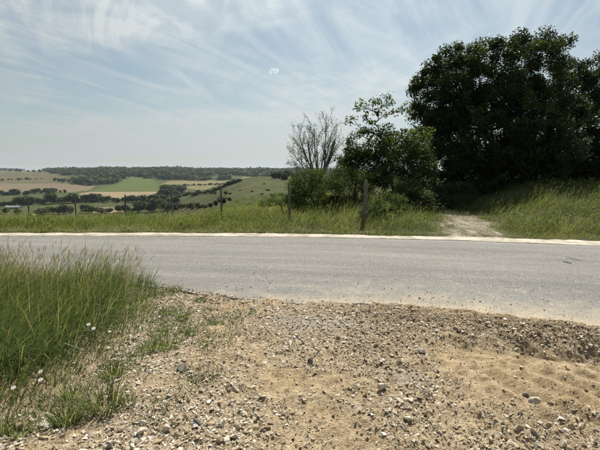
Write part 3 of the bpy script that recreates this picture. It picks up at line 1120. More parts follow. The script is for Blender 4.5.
def stalks(P, L, az, lean, head, hw):
    n = len(P)
    V, F, A, tip = blades(P, L, np.full(n, 0.0035), az, lean, lean * 0.8 + 0.1, 3, np.full(n, 0.9))
    d = np.stack([np.cos(az) * np.sin(lean * 1.9), np.sin(az) * np.sin(lean * 1.9), np.cos(lean * 1.9)], -1)
    st = tip - d * 0.01
    parts = [(V, F, A)]
    for k in range(3):
        off = rng.normal(0, 0.16, (n, 3))
        parts.append(spikes(st - d * (head * 0.25 * k)[:, None], d + off, head * (0.8 if k else 1.0), hw))
    return cat(parts)


def build_tall_grass():
    n = 115000
    x = rng.uniform(-9.0, -1.2, n)
    y = rng.uniform(1.3, 6.15, n)
    x2, y2 = x + rng.normal(0, 0.05, n), y + rng.normal(0, 0.05, n)
    ins = inpoly(x2, y2, GRASS_POLY)
    # distance-ish from the ragged front edge: sample a few shifted tests
    core = np.mean([inpoly(x + dx, y + dy, GRASS_POLY) for dx, dy in ((0.35, -0.25), (0.2, -0.5), (0.5, 0.0), (0.25, 0.3), (0.6, -0.5))], 0)
    keep = ins & (rng.random(n) < grass_density(x, y) * (0.5 + 0.5 * core)) & (rng.random(n) < np.where(x < -6, 0.45, 1))
    x, y, core = x[keep], y[keep], core[keep]
    n = len(x)
    z = np.where(x > -6.4, apron(x, y), 0.0) - 0.02
    P = np.stack([x, y, z], -1)
    hgt = 0.22 + 0.42 * core ** 0.9 + 0.10 * np.clip(-x - 3.0, 0, 1.5)
    L = hgt * rng.uniform(0.5, 1.4, n) * (0.8 + 0.5 * (fbm(x * 1.3, y * 1.3, 161, 2) - 0.3))
    az = rng.normal(0.05, 0.85, n)
    a0 = np.abs(rng.normal(0.3, 0.22, n))
    a1 = np.abs(rng.normal(1.0, 0.6, n))
    tone = np.clip(rng.beta(2, 2.4, n) * 0.88 + 0.4 * (fbm(x * 2, y * 2, 165, 3) - 0.5), 0, 1)
    tone = np.where(rng.random(n) < 0.07, rng.uniform(0.9, 1.0, n), tone)
    V, F, A, _ = blades(P, L, rng.uniform(0.004, 0.0095, n), az, a0, a1, 3, tone)
    o = build('tall_grass', V, F, M['grass_tall'], attrs={'tone': A})
    struct(o, 'stuff', 'tall green grass bank at the left of the bare earth')
    # seed stalks
    m = 4200
    x = rng.uniform(-8, -2.0, m)
    y = rng.uniform(2.6, 6.05, m)
    core = np.mean([inpoly(x + dx, y + dy, GRASS_POLY) for dx, dy in ((0.3, -0.3), (0.3, 0.0), (0.4, -0.5), (0, 0))], 0)
    keep = (core >= 0.75) & (rng.random(m) < 0.07 + 0.6 * sst(3.6, 5.0, y) * (0.4 + fbm(x * 1.5, y * 1.5, 171, 2)))
    x, y = x[keep], y[keep]
    m = len(x)
    P = np.stack([x, y, np.where(x > -6.4, apron(x, y), 0)], -1)
    L = rng.uniform(0.38, 0.68, m) * (0.85 + 0.12 * np.clip(-x - 2.6, 0, 1.6))
    V, F, A = stalks(P, L, rng.normal(0.1, 0.8, m), np.abs(rng.normal(0.16, 0.1, m)), rng.uniform(0.05, 0.10, m), rng.uniform(0.004, 0.009, m))
    o = build('seed_stalks', V, F, M['seed_head'], attrs={'tone': A})
    struct(o, 'stuff', 'pale dry seed heads standing above the tall grass')


build_tall_grass()


def build_low_weeds():
    """thin creeping growth where the grass bank gives out into the gravel"""
    n = 60000
    x = rng.uniform(-3.6, -0.6, n)
    y = rng.uniform(2.2, 6.0, n)
    near = np.mean([inpoly(x + 0.55 * math.cos(a), y + 0.55 * math.sin(a), GRASS_POLY) for a in np.linspace(0, 6.28, 9)[:-1]], 0)
    far = np.mean([inpoly(x + 1.1 * math.cos(a), y + 1.1 * math.sin(a), GRASS_POLY) for a in np.linspace(0, 6.28, 9)[:-1]], 0)
    pat = fbm(x * 2.6, y * 2.6, 211, 4)
    p = np.where(near > 0, 0.75, np.where(far > 0, 0.4, 0.0)) * sst(0.50, 0.62, pat + 0.10 * near)
    ok = (rng.random(n) < p * 0.55) & (yN(x) - y > 0.02) & ~inpoly(x, y, GRASS_POLY)
    x, y = x[ok], y[ok]
    n = len(x)
    P = np.stack([x, y, apron(x, y) - 0.005], -1)
    V, F, A, _ = blades(P, rng.uniform(0.03, 0.12, n), rng.uniform(0.003, 0.007, n), rng.uniform(0, 6.28, n), np.abs(rng.normal(0.5, 0.3, n)), np.abs(rng.normal(0.8, 0.5, n)), 2, np.clip(rng.beta(2, 2, n), 0, 1))
    q = rng.random(n) < 0.5
    L = leaves(P[q] + np.array([0, 0, 0.012]) + rng.normal(0, 0.006, (q.sum(), 3)), rng.uniform(0.012, 0.035, q.sum()), None, 0.0, 0.5)
    V, F, A = cat([(V, F, A), L])
    struct(build('low_weeds', V, F, M['grass_tall'], attrs={'tone': A}), 'stuff', 'thin low weeds creeping from the grass bank over the gravel')


build_low_weeds()


def tuft_mesh(name, sd, nb, rad, ln, parent=None, mt='grass_tall', wmax=0.007):
    r = rng
    a, q = r.uniform(0, 6.28, nb), rad * np.sqrt(r.random(nb))
    P = np.stack([q * np.cos(a), q * np.sin(a), np.full(nb, -0.01)], -1)
    V, F, A, _ = blades(P, ln * r.uniform(0.4, 1.15, nb), r.uniform(0.003, wmax, nb), a + r.normal(0, 0.7, nb), np.abs(r.normal(0.35, 0.25, nb)), np.abs(r.normal(0.7, 0.4, nb)), 3, np.clip(r.beta(2, 2.2, nb), 0, 1))
    return build(name, V, F, M[mt], parent, attrs={'tone': A})


TUFTS = [  # pixel, spread, blade length, blades, description
    (104, 405, 0.10, 0.24, 240, 'bushy grass tuft on bare earth with long thin shadow, nearest the lower left'),
    (66, 418, 0.07, 0.22, 170, 'dark leaning grass tuft beside the lower left bushy one'),
    (130, 401, 0.05, 0.12, 70, 'small flat weed tuft right of the bushy lower left tuft'),
    (18, 430, 0.07, 0.14, 120, 'short green tuft at the bottom left corner'),
    (4, 427, 0.06, 0.16, 110, 'short green tuft cut by the left edge of the picture'),
    (75, 392, 0.10, 0.2, 200, 'grass tuft between white flowers and the bushy lower left tuft'),
    (112, 374, 0.07, 0.2, 150, 'yellowish tuft at the foot of the tall grass'),
    (163, 343, 0.16, 0.14, 330, 'broad low mat of grass left of the gravel spread'),
    (148, 347, 0.10, 0.15, 200, 'low grass mat joining the tall grass to the broad mat'),
    (170, 308, 0.11, 0.12, 220, 'low grass patch below the tarmac edge, largest of the small patches'),
    (183, 314, 0.07, 0.10, 120, 'small patch touching the largest low grass patch'),
    (200, 296, 0.06, 0.09, 110, 'small grass patch close under the tarmac edge'),
    (207, 304, 0.05, 0.09, 90, 'small grass patch just below the one at the tarmac edge'),
    (176, 287, 0.08, 0.12, 140, 'grass patch at the tarmac edge next to the tall grass tip'),
    (218, 319, 0.06, 0.10, 90, 'thin weedy patch farthest right of the low grass'),
    (192, 331, 0.06, 0.15, 90, 'spiky dark weed above the gravel spread'),
    (212, 333, 0.05, 0.10, 60, 'faint weed tuft right of the spiky dark weed'),
    (253, 309, 0.035, 0.08, 60, 'tiny lone green tuft on the earth under the road'),
    (182, 330, 0.08, 0.11, 120, 'low green tuft between broad mat and spiky weed'),
    (208, 318, 0.05, 0.08, 70, 'tiny patch among the stones left of the thin weedy patch'),
    (160, 330, 0.10, 0.14, 170, 'grassy patch between the tall grass and the broad mat'),
    (388, 298, 0.04, 0.07, 50, 'tiny weed in the road edge gravel at the centre'),
]


def build_tufts():
    for i, (px, py, rad, ln, nb, lab) in enumerate(TUFTS):
        gx, gy = gpt(px, py + 3)
        o = thing('grass_tuft', (gx, gy, float(apron(gx, gy))), lab, 'grass tuft', 'grass tufts on the bare earth')
        tuft_mesh('blades', i, nb, rad, ln, o)
        if nb > 100:
            tuft_mesh('dry_blades', i, nb // 6, rad * 0.9, ln * 1.1, o, 'seed_head', 0.004)


build_tufts()


def build_flowers():
    spots = [(88, 324, 'in the middle of the tall grass, left of a close pair'), (93, 328, 'in the middle of the tall grass, right of a close pair'),
             (109, 331, 'in the tall grass, farthest right of them all'), (40, 371, 'at the foot of the tall grass, upper of two'),
             (40, 379, 'at the foot of the tall grass, lower of two'), (13, 387, 'at the foot of the tall grass, farthest left'),
             (108, 347, 'low at the grass edge below the rightmost flower')]
    for i, (px, py, where) in enumerate(spots):
        h = 0.28 if i < 3 else 0.12
        x, y = gpt(px, py, h)
        y += 0.02
        r = 0.016 if i not in (2, 6) else 0.012
        o = thing('white_flower', (x, y, 0.0), 'white flower ' + where, 'flower', 'white flowers in the grass')
        top = np.array([0.01, -0.03, h])
        pts = np.array([[0, 0.05, 0], [0.004, 0.03, h * 0.5], [0.01, -0.012, h * 0.9], top])
        V, F = tubes(pts[:-1], pts[1:], np.full(3, 0.0022), np.full(3, 0.0018), 5)
        build('stem', V, F, M['grass_tall'], o, attrs={'tone': np.tile([0.3, 0.4, 0.3], (len(V), 1))})
        ax = np.array([0.1, -0.45, 0.88])
        ax /= np.linalg.norm(ax)
        e1 = np.cross(ax, [0, 0, 1.0])
        e1 /= np.linalg.norm(e1)
        e2 = np.cross(ax, e1)
        npet = 9
        for k in range(npet):
            a = 2 * math.pi * k / npet + rng.normal(0, 0.06)
            d = e1 * math.cos(a) + e2 * math.sin(a)
            s = np.cross(ax, d)
            V = np.array([top + d * r * 0.2, top + d * r * 0.65 + s * r * 0.30 + ax * r * 0.12, top + d * r * 1.02 + s * r * 0.12 + ax * r * 0.1, top + d * r * 1.02 - s * r * 0.12 + ax * r * 0.1, top + d * r * 0.65 - s * r * 0.30 + ax * r * 0.12])
            F = np.array([(0, 1, 2), (0, 2, 3), (0, 3, 4)])
            build('petal', V, F, M['petal'], o, attrs={'tone': np.full((5, 3), 0.5)})
        build('flower_eye', ICO_V * r * 0.26 + top + ax * r * 0.06, ICO_F, M['flower_eye'], o, smooth=True)


build_flowers()

# ---------------------------------------------------------------- grass beyond the road
def build_verge_grass():
    n = 430000
    u = rng.uniform(-0.85, 0.92, n)
    k = rng.uniform(0, 1, n) ** 1.6 * 11.0
    y = 9.0 + k * 1.3
    x = u * (y + 1.0)
    kk = y - yF(x) - KW - 0.22 * sst(2.5, 6, x)
    ok = (kk > -0.22 + 0.36 * fbm(x * 2.2, y * 0, 181, 3)) & (y < 22)
    pd = path_dist(x, y)
    dens = np.where(pd < 0.42, 0.10 + 0.35 * sst(12.5, 15, y), np.where(pd < 1.1, 0.12 + 0.8 * sst(0.36, 0.52, fbm(x * 2.4, y * 0.9, 185, 3)), 1.0))
    dens = dens * np.clip(0.5 + 1.3 * (fbm(x * 0.9, y * 0.9, 183, 3) - 0.35), 0.2, 1)
    dens = dens * np.where((x > 1.5) & (x < 9) & (y > 16.5), 0.3, 1)
    ok &= rng.random(n) < dens * np.where(y > 15, 0.75, 1) * 0.62
    x, y, kk, pd = x[ok], y[ok], kk[ok], pd[ok]
    n = len(x)
    P = np.stack([x, y, np.maximum(H(x, y), np.where(kk < 0.1, 0.0, -9)) - 0.02], -1)
    hgt = 0.13 + 0.27 * sst(0.0, 1.2, kk) + 0.12 * sst(1.5, 4.0, kk) - 0.22 * (1 - sst(0.5, 1.2, pd))
    hgt = hgt * (0.7 + 0.7 * (fbm(x * 0.8, y * 0.8, 187, 3)))
    L = np.clip(hgt * 0.92, 0.06, 1) * rng.uniform(0.5, 1.25, n)
    tone = np.clip(rng.beta(2, 2.2, n) * 0.85 + 0.8 * (fbm(x * 0.9, y * 0.9, 189, 4) - 0.5), 0, 1)
    tone = np.where(rng.random(n) < 0.06, rng.uniform(0.85, 1, n), tone)
    V, F, A, _ = blades(P, L, rng.uniform(0.004, 0.012, n), rng.normal(-0.2, 1.2, n), np.abs(rng.normal(0.35, 0.28, n)), np.abs(rng.normal(1.0, 0.6, n)), 2, tone)
    struct(build('verge_grass', V, F, M['grass_verge'], attrs={'tone': A}), 'stuff', 'rough green grass along the far roadside')
    # pale seed stalks in drifts, thick near the thick post and on the right bank
    m = 5200
    u = rng.uniform(-0.8, 0.85, m)
    y = rng.uniform(10.5, 18, m)
    x = u * y
    kk = y - yF(x) - KW
    drift = fbm(x * 0.7, y * 0.7, 191, 2)
    p = np.clip((drift - 0.48) * 1.6, 0, 0.4) + 0.3 * np.exp(-((x - 1.9) / 0.7) ** 2 - ((y - 12.6) / 0.8) ** 2) + 0.10 * sst(6.5, 8, x) * sst(2, 3, kk) * np.where(y < 17, 1, 0)
    ok = (kk > 0.5) & (rng.random(m) < p) & (path_dist(x, y) > 0.8)
    x, y = x[ok], y[ok]
    m = len(x)
    P = np.stack([x, y, H(x, y)], -1)
    V, F, A = stalks(P, rng.uniform(0.32, 0.62, m), rng.normal(0, 0.8, m), np.abs(rng.normal(0.22, 0.14, m)), rng.uniform(0.05, 0.11, m), rng.uniform(0.006, 0.012, m))
    struct(build('verge_seed_stalks', V, F, M['seed_head'], attrs={'tone': A}), 'stuff', 'straw coloured seed stalks in the far roadside grass')
    # broad leaved weeds in clumps
    m = 300
    u = rng.uniform(-0.75, 0.85, m)
    y = rng.uniform(10.6, 15.5, m)
    x = u * y
    kk = y - yF(x) - KW
    ok = (kk > 0.25) & (path_dist(x, y) > 0.9) & (fbm(x * 0.8, y * 0.8, 195, 2) > 0.42)
    x, y = x[ok], y[ok]
    C = []
    for a, b in zip(x, y):
        q = rng.integers(25, 70)
        hh = rng.uniform(0.18, 0.5)
        c = np.stack([rng.normal(a, 0.11, q), rng.normal(b, 0.11, q), np.zeros(q)], -1)
        c[:, 2] = H(c[:, 0], c[:, 1]) + hh * rng.random(q) ** 0.6
        C.append(c)
    C = np.concatenate(C)
    V, F, A = leaves(C, rng.uniform(0.04, 0.09, len(C)), None, 0.2, 0.5)
    struct(build('roadside_weeds', V, F, M['leaf_light'], attrs={'tone': A}), 'stuff', 'broad leaved weeds among the far roadside grass')


build_verge_grass()


def build_scrub():
    m = 900
    u = rng.uniform(-0.42, 0.02, m)
    y = np.exp(rng.uniform(math.log(19), math.log(130), m))
    x = u * y
    ok = fbm(x * 0.12, y * 0.05, 201, 3) > 0.46 - 0.12 * sst(-0.2, 0, u)
    x, y = x[ok], y[ok]
    C, S = [], []
    for a, b in zip(x, y):
        r = rng.uniform(0.2, 0.55) * (0.7 + b / 90)
        q = 46
        c = rng.normal(0, 1, (q, 3))
        c /= np.linalg.norm(c, axis=1)[:, None]
        c *= r * rng.random((q, 1)) ** 0.4
        c[:, 2] = np.abs(c[:, 2]) * 0.8
        c += np.array([a, b, Hs(a, b) - 0.05])
        C.append(c)
        S.append(np.full(q, 0.05 + 0.28 * r))
    C, S = np.concatenate(C), np.concatenate(S)
    V, F, A = leaves(C, S, np.clip(rng.normal(0.5, 0.22, len(C)), 0, 1), 0.1, 0.6)
    struct(build('scrub', V, F, M['leaf_light'], attrs={'tone': A}), 'stuff', 'rough scrub and tall weeds on the slope behind the fence')
    # rank grass farther down the slope
    n = 26000
    u = rng.uniform(-0.62, 0.05, n)
    y = np.exp(rng.uniform(math.log(17), math.log(75), n))
    x = u * y
    P = np.stack([x, y, H(x, y) - 0.03], -1)
    tone = np.clip(rng.beta(2, 2, n) * 0.85 + 0.7 * (fbm(x * 0.25, y * 0.25, 205, 3) - 0.5), 0, 1)
    V, F, A, _ = blades(P, rng.uniform(0.3, 0.75, n), 0.012 + 0.0009 * y, rng.normal(-0.2, 1.2, n), np.abs(rng.normal(0.35, 0.25, n)), np.abs(rng.normal(0.9, 0.5, n)), 2, tone)
    struct(build('rank_grass', V, F, M['grass_verge'], attrs={'tone': A}), 'stuff', 'rank uncut grass on the slope beyond the fence')


build_scrub()

# ---------------------------------------------------------------- trees
def grow(base, trunk, centres, tip_r=0.007, wander=0.12, bow=0.25, expo=2.3):
    """limbs reaching every leaf clump: each clump joins the nearest wood, thickness follows the load"""
    nodes = [np.array(p, float) for p in trunk]
    par = [-1] + list(range(len(trunk) - 1))
    b = np.array(base, float)
    order = np.argsort(np.linalg.norm(centres - nodes[-1], axis=1) * 0.6 + np.linalg.norm(centres - b, axis=1) * 0.4)
    tips = []
    arr = np.array(nodes)
    for q in order:
        c = centres[q]
        d = np.linalg.norm(arr - c, axis=1)
        dz = np.maximum(arr[:, 2] - c[2], 0) * 1.6          # avoid limbs that run downwards
        j = int(np.argmin(d + dz + 0.02 * np.arange(len(arr)) / len(arr)))
        s = arr[j]
        L = d[j]
        m = 2 if L < 0.6 else (3 if L < 1.6 else 5)
        prev = j
        new = []
        for k in range(1, m + 1):
            t = k / m
            p = s * (1 - t) + c * t
            p = p + rng.normal(0, wander * L / m, 3) * (k < m)
            p[2] -= bow * L * t * (1 - t) * 0.6
            nodes.append(p)
            par.append(prev)
            prev = len(nodes) - 1
            new.append(p)
        arr = np.vstack([arr, new])
        tips.append(prev)
    n = len(nodes)
    load = np.zeros(n)
    for tq in tips:
        load[tq] += tip_r ** expo
    for i in range(n - 1, 0, -1):
        if load[i] == 0:
            load[i] = tip_r ** expo
        load[par[i]] += load[i]
    rad = load ** (1 / expo)
    return arr, np.array(par), rad


def lobes_points(lobes, n, shell=0.55):
    """n points in a set of ellipsoids, biased to their outer shell"""
    w = np.array([l[3] * l[4] * l[5] for l in lobes]) ** 0.75
    k = rng.choice(len(lobes), n, p=w / w.sum())
    Lb = np.array(lobes)[k]
    d = rng.normal(0, 1, (n, 3))
    d /= np.linalg.norm(d, axis=1)[:, None]
    r = np.where(rng.random(n) < shell, rng.uniform(0.75, 1.05, n), rng.random(n) ** (1 / 3))
    return Lb[:, :3] + d * r[:, None] * Lb[:, 3:6]


def tree(name, label, base, lobes, nclump, per, lsize, lmat, bark='bark', trunk_top=None, clump_r=0.28, tip_r=0.007, sides=5, category='tree', shell=0.55, group=None, wander=0.12, bow=0.25, extra=None, tone_up=0.35, lean=0.0, foliage_name='crown', wood_name='trunk', wid=0.55, zmin=None):
    base = np.array(base, float)
    C = lobes_points(lobes, nclump, shell)
    zg = H(C[:, 0], C[:, 1])
    C[:, 2] = np.maximum(C[:, 2], zg + 0.12)
    if extra is not None:
        C = np.concatenate([C, extra])
    top = np.array(trunk_top if trunk_top is not None else np.mean(C, 0))
    tr = [base + (top - base) * t + np.array([rng.normal(0, 0.05), rng.normal(0, 0.05), 0]) * (t > 0) for t in (0, 0.3, 0.6, 1.0)]
    tr[0][2] -= 0.1
    arr, par, rad = grow(base, tr, C, tip_r, wander, bow)
    o = thing(name, tuple(base), label, category, group)
    i = np.arange(1, len(arr))
    p = par[1:]
    V, F = tubes(arr[p], arr[i], rad[i] * 0.55 + rad[p] * 0.45, rad[i], sides)
    build(wood_name, V - base, F, M[bark], o, smooth=True)
    # leaves around each clump, plus along the twig that carries it
    m = rng.poisson(per * rng.uniform(0.5, 1.5, len(C)))
    idx = np.repeat(np.arange(len(C)), m)
    d = rng.normal(0, 1, (len(idx), 3))
    d /= np.linalg.norm(d, axis=1)[:, None]
    rr = clump_r * rng.uniform(0.7, 1.35, len(C))
    pts = C[idx] + d * (rng.random(len(idx)) ** 0.5 * rr[idx])[:, None] * np.array([1, 1, 0.75])
    lo = H(pts[:, 0], pts[:, 1])
    pts[:, 2] = np.maximum(pts[:, 2], lo + 0.05)
    ctone = rng.random(len(C))
    tone = np.clip(0.12 + 0.62 * ctone[idx] ** 1.4 + rng.normal(0, 0.17, len(idx)), 0, 1)
    V, F, A = leaves(pts, lsize * rng.uniform(0.6, 1.25, len(pts)), tone, 0.35, wid)
    build(foliage_name, V - base, F, M[lmat], o, attrs={'tone': A})
    return o


def at(px, py, d):
    """point on a pixel's ray at depth d"""
    r = ray(px, py)
    return np.array([0, 0, CAMZ]) + r * (d / r[1])


def lobe(px, py, d, wpx, hpx, dm):
    c = at(px, py, d)
    s = d / FPX
    return (*c, wpx * s / 2, dm / 2, hpx * s / 2)


def gbase(px, d):
    x = (px - 300) / FPX * d
    return (x, d, Hs(x, d))


def bare_tree():
    base = np.array(gbase(318, 17.4))
    o = thing('bare_tree', tuple(base), 'half bare grey tree with a fan of fine upright branches', 'tree')
    segs, tips = [], []

    def limb(p, d, L, r, depth):
        n = 6
        bend = rng.normal(0, 0.10, 3)
        for k in range(n):
            d = d + bend / n + np.array([0, 0, 0.035]) + rng.normal(0, 0.045, 3)
            d = d / np.linalg.norm(d)
            q = p + d * L / n
            r1 = max(r * (1 - 0.72 / n), 0.0035)
            segs.append((p, q, r, r1))
            p, r = q, r1
            if depth < 3 and k >= 1:
                for _ in range(rng.integers(1, 4) if depth < 2 else rng.integers(0, 3)):
                    side = rng.normal(0, 1, 3)
                    side -= d * side.dot(d)
                    side /= np.linalg.norm(side)
                    dd = d * rng.uniform(0.75, 1.1) + side * rng.uniform(0.35, 0.7)
                    limb(q, dd / np.linalg.norm(dd), L * rng.uniform(0.3, 0.5) * (1.15 - 0.1 * k), max(r * 0.55, 0.004), depth + 1)
            if depth >= 2:
                tips.append(q)
    fork = at(318, 186, 17.4)
    segs.append((base - np.array([0, 0, 0.1]), fork, 0.09, 0.075))
    for a, l in ((-0.95, 1.35), (-0.62, 1.75), (-0.33, 2.05), (-0.1, 2.25), (0.14, 2.25), (0.38, 2.0), (0.62, 1.6), (-1.15, 1.0), (0.05, 1.9), (-0.45, 1.7), (0.26, 2.1), (-0.2, 2.1), (-0.78, 1.5), (0.5, 1.8), (0.8, 1.2)):
        d = np.array([math.sin(a), rng.normal(0, 0.28), math.cos(a)])
        limb(fork + rng.normal(0, 0.03, 3), d / np.linalg.norm(d), l * rng.uniform(0.92, 1.05), 0.032, 1)
    P0, P1, r0, r1 = [np.array(q) for q in zip(*segs)]
    V, F = tubes(P0, P1, r0, r1, 4)
    build('trunk', V - base, F, M['bark_grey'], o, smooth=True)
    tips = np.array(tips)
    sel = tips[rng.random(len(tips)) < 0.4]
    pts = np.repeat(sel, 2, 0) + rng.normal(0, 0.05, (len(sel) * 2, 3))
    V, F, A = leaves(pts, rng.uniform(0.03, 0.065, len(pts)))
    build('crown', V - base, F, M['leaf_dry'], o, attrs={'tone': A})


def build_near_trees():
    # big dark tree at the right
    lob = [lobe(452, 96, 20.6, 76, 76, 3.6), lobe(435, 100, 20.8, 46, 60, 2.5), lobe(490, 80, 20.6, 84, 70, 4.0), lobe(530, 72, 20.8, 68, 66, 3.6), lobe(500, 130, 20.2, 120, 90, 4.7), lobe(455, 145, 20.4, 70, 80, 3.8), lobe(540, 130, 20.6, 84, 100, 4.0), lobe(470, 175, 20.4, 70, 40, 3.4), lobe(520, 170, 20.8, 80, 40, 3.4)]
    shoots = np.array([at(px, py, 20.8) for px, py in ((515, 42), (520, 34), (524, 38), (545, 32), (549, 34), (548, 40), (553, 48), (556, 55), (541, 45), (535, 46), (500, 44), (470, 50), (436, 58), (428, 64), (418, 84), (416, 96), (560, 40), (568, 44), (571, 38))] + [at(px + rng.normal(0, 3), py + rng.uniform(-7, 4), 20.8 + rng.normal(0, 0.5)) for px, py in ((413, 92), (415, 104), (420, 78), (424, 68), (432, 60), (441, 58), (450, 55), (459, 51), (466, 49), (476, 48), (484, 47), (492, 46), (502, 44), (508, 43), (526, 40), (531, 44), (538, 40), (414, 116), (418, 126), (424, 134))])
    tree('dark_tree', 'large dense dark green tree right of the gravel path, topped with upright shoots', gbase(492, 20.9), lob, 1050, 145, 0.128, 'leaf_dark', trunk_top=at(492, 130, 20.8), clump_r=0.36, extra=shoots)
    lob = [lobe(566, 98, 24.6, 60, 70, 3.0), lobe(584, 92, 25.2, 80, 66, 3.6), lobe(640, 96, 25.5, 90, 80, 4.2), lobe(590, 140, 25.0, 90, 90, 4.2), lobe(650, 150, 25.4, 110, 90, 4.6), lobe(580, 170, 25.0, 80, 44, 3.2)]
    tree('dark_tree', 'broad dark tree filling the right edge behind the grassy bank', gbase(610, 25.4), lob, 950, 105, 0.14, 'leaf_dark', trunk_top=at(612, 140, 25.4), clump_r=0.36)
    lob = [lobe(730, 110, 25.5, 110, 100, 4.4), lobe(740, 150, 25.5, 130, 80, 4.6)]
    tree('dark_tree', 'dark tree beyond the right edge of the picture', gbase(730, 25.7), lob, 350, 90, 0.15, 'leaf_dark', trunk_top=at(730, 140, 25.7), clump_r=0.42)
    # backing thicket that shuts out the daylight under the trees
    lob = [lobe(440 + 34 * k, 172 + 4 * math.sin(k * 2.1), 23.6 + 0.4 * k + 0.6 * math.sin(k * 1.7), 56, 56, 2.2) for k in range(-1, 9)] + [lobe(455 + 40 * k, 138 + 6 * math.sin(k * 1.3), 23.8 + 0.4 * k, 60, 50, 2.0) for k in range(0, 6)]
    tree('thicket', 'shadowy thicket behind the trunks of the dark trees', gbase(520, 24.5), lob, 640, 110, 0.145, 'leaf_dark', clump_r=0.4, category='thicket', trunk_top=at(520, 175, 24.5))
    # leafy tree with long shoots, left of the dark one
    lob = [lobe(402, 146, 16.6, 44, 30, 2.2), lobe(380, 164, 16.4, 56, 36, 2.2), lobe(412, 166, 16.8, 46, 44, 2.2), lobe(420, 142, 17.2, 26, 30, 1.6), lobe(390, 134, 16.6, 24, 16, 1.2)]
    shoots = np.array([at(px, py, 16.6 + 0.3 * math.sin(px)) for px, py in ((352, 118), (357, 108), (362, 104), (368, 109), (374, 102), (380, 99), (383, 106), (390, 103), (377, 112), (366, 117), (371, 122), (386, 114), (394, 112), (401, 110), (360, 128), (352, 135), (349, 121), (406, 106), (409, 112), (388, 97), (378, 127), (369, 132))])
    tree('leafy_tree', 'loose leafy tree with long open shoots standing left of the dark tree', gbase(392, 16.7), lob, 210, 52, 0.105, 'leaf_mid', trunk_top=at(392, 150, 16.7), clump_r=0.24, extra=shoots, wid=0.6)
    lob = [lobe(352, 156, 16.2, 26, 28, 1.4), lobe(364, 150, 16.4, 38, 40, 1.6), lobe(346, 170, 16.2, 26, 26, 1.4), lobe(370, 170, 16.3, 50, 40, 1.6)]
    tree('young_tree', 'young bright leaved tree between the bare tree and the leafy tree', gbase(356, 16.4), lob, 150, 60, 0.095, 'leaf_mid', trunk_top=at(356, 165, 16.4), clump_r=0.22)
    # half dead tree, fan of fine branches
    bare_tree()
    # bushes
    def bush(name, label, px, d, lob, nc, per, ls, mt, cr=0.2, category='bush'):
        tree(name, label, gbase(px, d), lob, nc, per, ls, mt, clump_r=cr, category=category, shell=0.75, foliage_name='foliage', wood_name='stems', tip_r=0.004, trunk_top=np.array(gbase(px, d)) + np.array([0, 0, 0.3]))
    bush('bush', 'rounded mid green bush at the foot of the bare tree', 308, 15.6, [lobe(306, 184, 15.6, 34, 26, 1.2), lobe(320, 182, 15.8, 26, 26, 1.0), lobe(296, 190, 15.5, 20, 22, 0.8), lobe(308, 203, 15.4, 44, 22, 1.2)], 240, 62, 0.055, 'leaf_light')
    bush('bramble', 'big arching bramble mound with glossy leaves behind the thick post', 345, 14.6, [lobe(346, 188, 14.6, 50, 40, 1.6), lobe(330, 196, 14.4, 30, 26, 1.0), lobe(362, 184, 14.8, 34, 34, 1.2), lobe(340, 178, 14.9, 36, 22, 1.2), lobe(345, 207, 14.3, 60, 22, 1.4), lobe(322, 208, 14.4, 30, 16, 1.0)], 360, 60, 0.05, 'leaf_bramble')
    bush('bramble', 'low bramble patch right of the thick post by the grass', 384, 12.9, [lobe(378, 212, 12.6, 32, 26, 0.8), lobe(392, 206, 13.2, 32, 24, 1.0), lobe(371, 216, 12.2, 22, 24, 0.6)], 130, 50, 0.055, 'leaf_bramble', 0.15)
    bush('bush', 'pale green bush under the leafy tree', 404, 14.8, [lobe(406, 194, 15.0, 34, 32, 1.2), lobe(418, 202, 14.8, 30, 22, 1.2), lobe(394, 192, 15.2, 30, 34, 1.2)], 120, 55, 0.07, 'leaf_mid')
    bush('bush', 'dark low undergrowth bush left of the gravel path under the trees', 440, 16.2, [lobe(436, 196, 16.4, 44, 30, 1.4), lobe(455, 194, 16.8, 40, 26, 1.2), lobe(424, 206, 15.4, 36, 18, 1.0)], 150, 60, 0.07, 'leaf_dark', 0.22)
    bush('bush', 'small light bush on top of the grassy bank before the dark tree', 540, 17.0, [lobe(545, 186, 17, 40, 12, 1.2), lobe(575, 184, 17.4, 44, 12, 1.2)], 70, 50, 0.06, 'leaf_light', 0.2)
    bush('bush', 'low bush behind the wooden posts left of the rounded bush', 282, 15.8, [lobe(280, 199, 15.8, 26, 12, 0.9), lobe(268, 203, 16.2, 22, 9, 0.8)], 60, 45, 0.045, 'leaf_light', 0.15)


build_near_trees()

